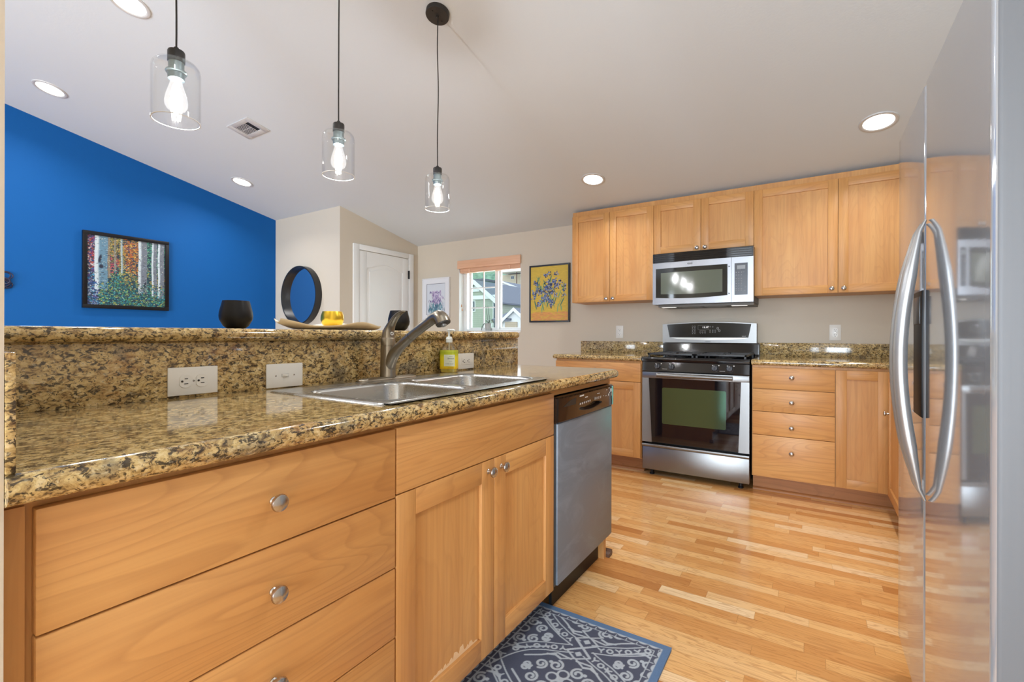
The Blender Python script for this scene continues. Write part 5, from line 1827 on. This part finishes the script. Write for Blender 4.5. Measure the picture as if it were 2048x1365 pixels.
# ------------------------------------------------------------------ kitchen mat
def mat_pattern():
    W, L, px = 0.545, 0.70, 0.0010
    nx, ny = 2 * int(W / px / 2), 2 * int(L / px / 2)
    # X from the right-hand edge in mm (negative), Y from the far edge in mm (negative)
    Y, X = np.mgrid[0:ny, 0:nx]
    x = (X * px - W) * 1000.0
    y = -Y * px * 1000.0
    m = np.zeros((ny, nx), bool)
    def seg(xa, ya, xb, yb, w):
        dx, dy = xb - xa, yb - ya
        t = np.clip(((x - xa) * dx + (y - ya) * dy) / (dx * dx + dy * dy), 0, 1)
        return np.hypot(x - xa - t * dx, y - ya - t * dy) < w
    def poly(pts, w):
        r = np.zeros_like(m)
        k = px * 1000.0
        for (xa, ya), (xb, yb) in zip(pts[:-1], pts[1:]):
            i0, i1 = int((min(xa, xb) - w + W * 1000) / k) - 1, int((max(xa, xb) + w + W * 1000) / k) + 2
            j0, j1 = int((-max(ya, yb) - w) / k) - 1, int((-min(ya, yb) + w) / k) + 2
            i0, j0 = max(0, i0), max(0, j0)
            if i1 <= i0 or j1 <= j0 or i0 >= nx or j0 >= ny:
                continue
            X_, Y_ = x[j0:j1, i0:i1], y[j0:j1, i0:i1]
            dx, dy = xb - xa, yb - ya
            t = np.clip(((X_ - xa) * dx + (Y_ - ya) * dy) / (dx * dx + dy * dy + 1e-9), 0, 1)
            r[j0:j1, i0:i1] |= np.hypot(X_ - xa - t * dx, Y_ - ya - t * dy) < w
        return r
    def sg_(xa, ya, xb, yb, w):
        return poly([(xa, ya), (xb, yb)], w)
    def circ(cx, cy, r0, r1):
        d = np.hypot(x - cx, y - cy)
        return (d < r1) & (d > r0)
    ua, ub = [0, 85, 138, 175, 211, 250], [0, 33, 63, 90, 121, 160]
    la, lb = [0, 20, 45, 83, 112, 138, 162, 182, 200, 215, 228, 250], [0, 15, 30, 47, 58, 73, 90, 110, 134, 160, 190, 250]
    fu = lambda t: float(np.interp(t, ua, ub))
    fl = lambda t: float(np.interp(t, la, lb))
    def rosette_x(cx, cy, s=1):
        nonlocal m
        for sx in (-1, 1):
            for f, sg in ((fu, 1), (fl, -1)):
                sg *= s
                pts = [(t, f(t)) for t in np.linspace(0, 245, 60)]
                # two border lines offset normal to the curve
                for off in (-20, 20):
                    P = []
                    for i, (t, v) in enumerate(pts):
                        dv = (f(t + 8) - f(max(0, t - 8))) / (t + 8 - max(0, t - 8))
                        nl = hypot(1, dv)
                        if t > 28:
                            P.append((cx + sx * (t - off * dv / nl), cy + sg * (v + off / nl)))
                    m |= poly(P, 2.6)
                k = 0
                t = 58.0
                while t < 240:
                    v = f(t)
                    px_, py_ = cx + sx * t, cy + sg * v
                    if k % 2 == 1:
                        m |= circ(px_, py_, 6.0, 12.5)
                    else:
                        dv = (f(t + 6) - f(t - 6)) / 12
                        nl = hypot(1, dv)
                        tx, ty = sx / nl, sg * dv / nl
                        nx_, ny_ = -sg * ty * sg, tx
                        m |= sg_(px_ - nx_ * 10, py_ - ny_ * 10, px_, py_, 2.6)
                        m |= sg_(px_, py_, px_ + nx_ * 9 + tx * 9, py_ + ny_ * 9 + ty * 9, 3.2)
                        m |= sg_(px_, py_, px_ + nx_ * 9 - tx * 9, py_ + ny_ * 9 - ty * 9, 3.2)
                    k += 1
                    t += 27
        # centre lattice
        for sx in (-1, 1):
            for sy in (-1, 1):
                m |= sg_(cx, cy, cx + sx * 40, cy + sy * 34, 4.5)
                m |= sg_(cx + sx * 4, cy + sy * 62, cx + sx * 42, cy + sy * 36, 3.5)
        for sy in (-1, 1):
            m |= (np.abs(x - cx) + np.abs(y - cy - sy * 36)) < 14
            m |= circ(cx, cy + sy * 36, 0, 8)
            for sx in (-1, 1):
                m |= sg_(cx, cy + sy * 62, cx + sx * 34, cy + sy * 84, 3.2)
    def curl(cx, cy, r, a0, s, turns=1.35, w=4.2):
        nonlocal m
        P = []
        for i in range(28):
            t = i / 27
            a = a0 + s * 2 * pi * turns * t
            rr_ = r * (1 - 0.72 * t)
            P.append((cx + rr_ * cos(a), cy + rr_ * sin(a)))
        m |= poly(P, w)
    C = (-260.0, -168.0)
    PER = 340
    for j in range(-1, 3):
        rosette_x(C[0], C[1] - j * PER, 1)
    # scrollwork inside the medallions
    for j in range(-1, 3):
        for bx, by in ((C[0], C[1] - 176 - j * PER), (C[0] - 251.5, C[1] - 14 - j * PER), (C[0] + 251.5, C[1] - 14 - j * PER)):
            for sx in (-1, 1):
                for sy in (-1, 1):
                    curl(bx + sx * 38, by + sy * 52, 24, pi / 2 * sy, sx * sy)
                    curl(bx + sx * 84, by + sy * 34, 22, -pi / 2 * sy, -sx * sy)
                    curl(bx + sx * 120, by + sy * 8, 15, 0, sx * sy)
                    dx_, dy_ = bx + sx * 62, by + sy * 84
                    m |= poly([(dx_ - sx * 22, dy_ + sy * 4), (dx_, dy_ + sy * 12), (dx_ + sx * 26, dy_ + sy * 2)], 4.5)
                    m |= poly([(bx + sx * 10, by + sy * 104), (bx + sx * 60, by + sy * 108), (bx + sx * 104, by + sy * 70), (bx + sx * 150, by + sy * 40)], 3.6)
                    m |= circ(bx + sx * 60, by + sy * 58, 0, 7)
            for k in range(4):
                a = pi / 2 * k
                m |= circ(bx + 26 * cos(a), by + 26 * sin(a), 14, 21)
            m |= circ(bx, by, 0, 9)
    # scalloped border band
    ins = np.minimum(np.minimum(-x, x + W * 1000), np.minimum(-y, y + L * 1000)) - 27.0
    along = np.where((np.abs(x + W * 500) / (W * 500) > np.abs(y + L * 500) / (L * 500)), y, x)
    ph = (along / 38.0) % 1.0
    sc = 6 + 9 * np.abs(np.sin(pi * ph))
    band = ins < 24
    m = np.where(band, (ins < 24) & ((ins < sc - 5) | (ins > 20.5) | ((ins > sc) & (ph < 0.10))), m)
    grid = np.zeros((ny, nx, 3), np.float32)
    dark, light, edge = lin((74, 80, 100)), lin((176, 186, 196)), lin((88, 118, 156))
    grid[:] = np.where(m[..., None], light, dark)
    grid = np.where((ins < 0)[..., None], edge, grid)
    grid = grid.reshape(ny // 2, 2, nx // 2, 2, 3).mean((1, 3)) * RNG.uniform(0.94, 1.06, (ny // 2, nx // 2, 1))
    return grid, W, L


grid, MW_, ML_ = mat_pattern()
kmat = thing('kitchen_mat', 'slate blue kitchen mat with pale scroll pattern on the floor before the sink', 'mat', (-0.65, 1.28, 0))
mx1, my1 = -0.405, 1.661
mb = MB()
rp = rrect(mx1 - MW_, mx1, my1 - ML_, my1, 0.006, 3)
mb.rings([[(p[0], p[1], z) for p in rp] for z in (0.0005, 0.008)], 0, True, (True, True))
mb.build('base', plain('mat_edge_blue', srgb(88, 118, 156), 0.7), kmat)
canvas('woven_top', grid, lambda u, v: (mx1 - MW_ + u, my1 - ML_ + v, 0.0086), MW_, ML_, vcol('mat_weave', 0.75), kmat)
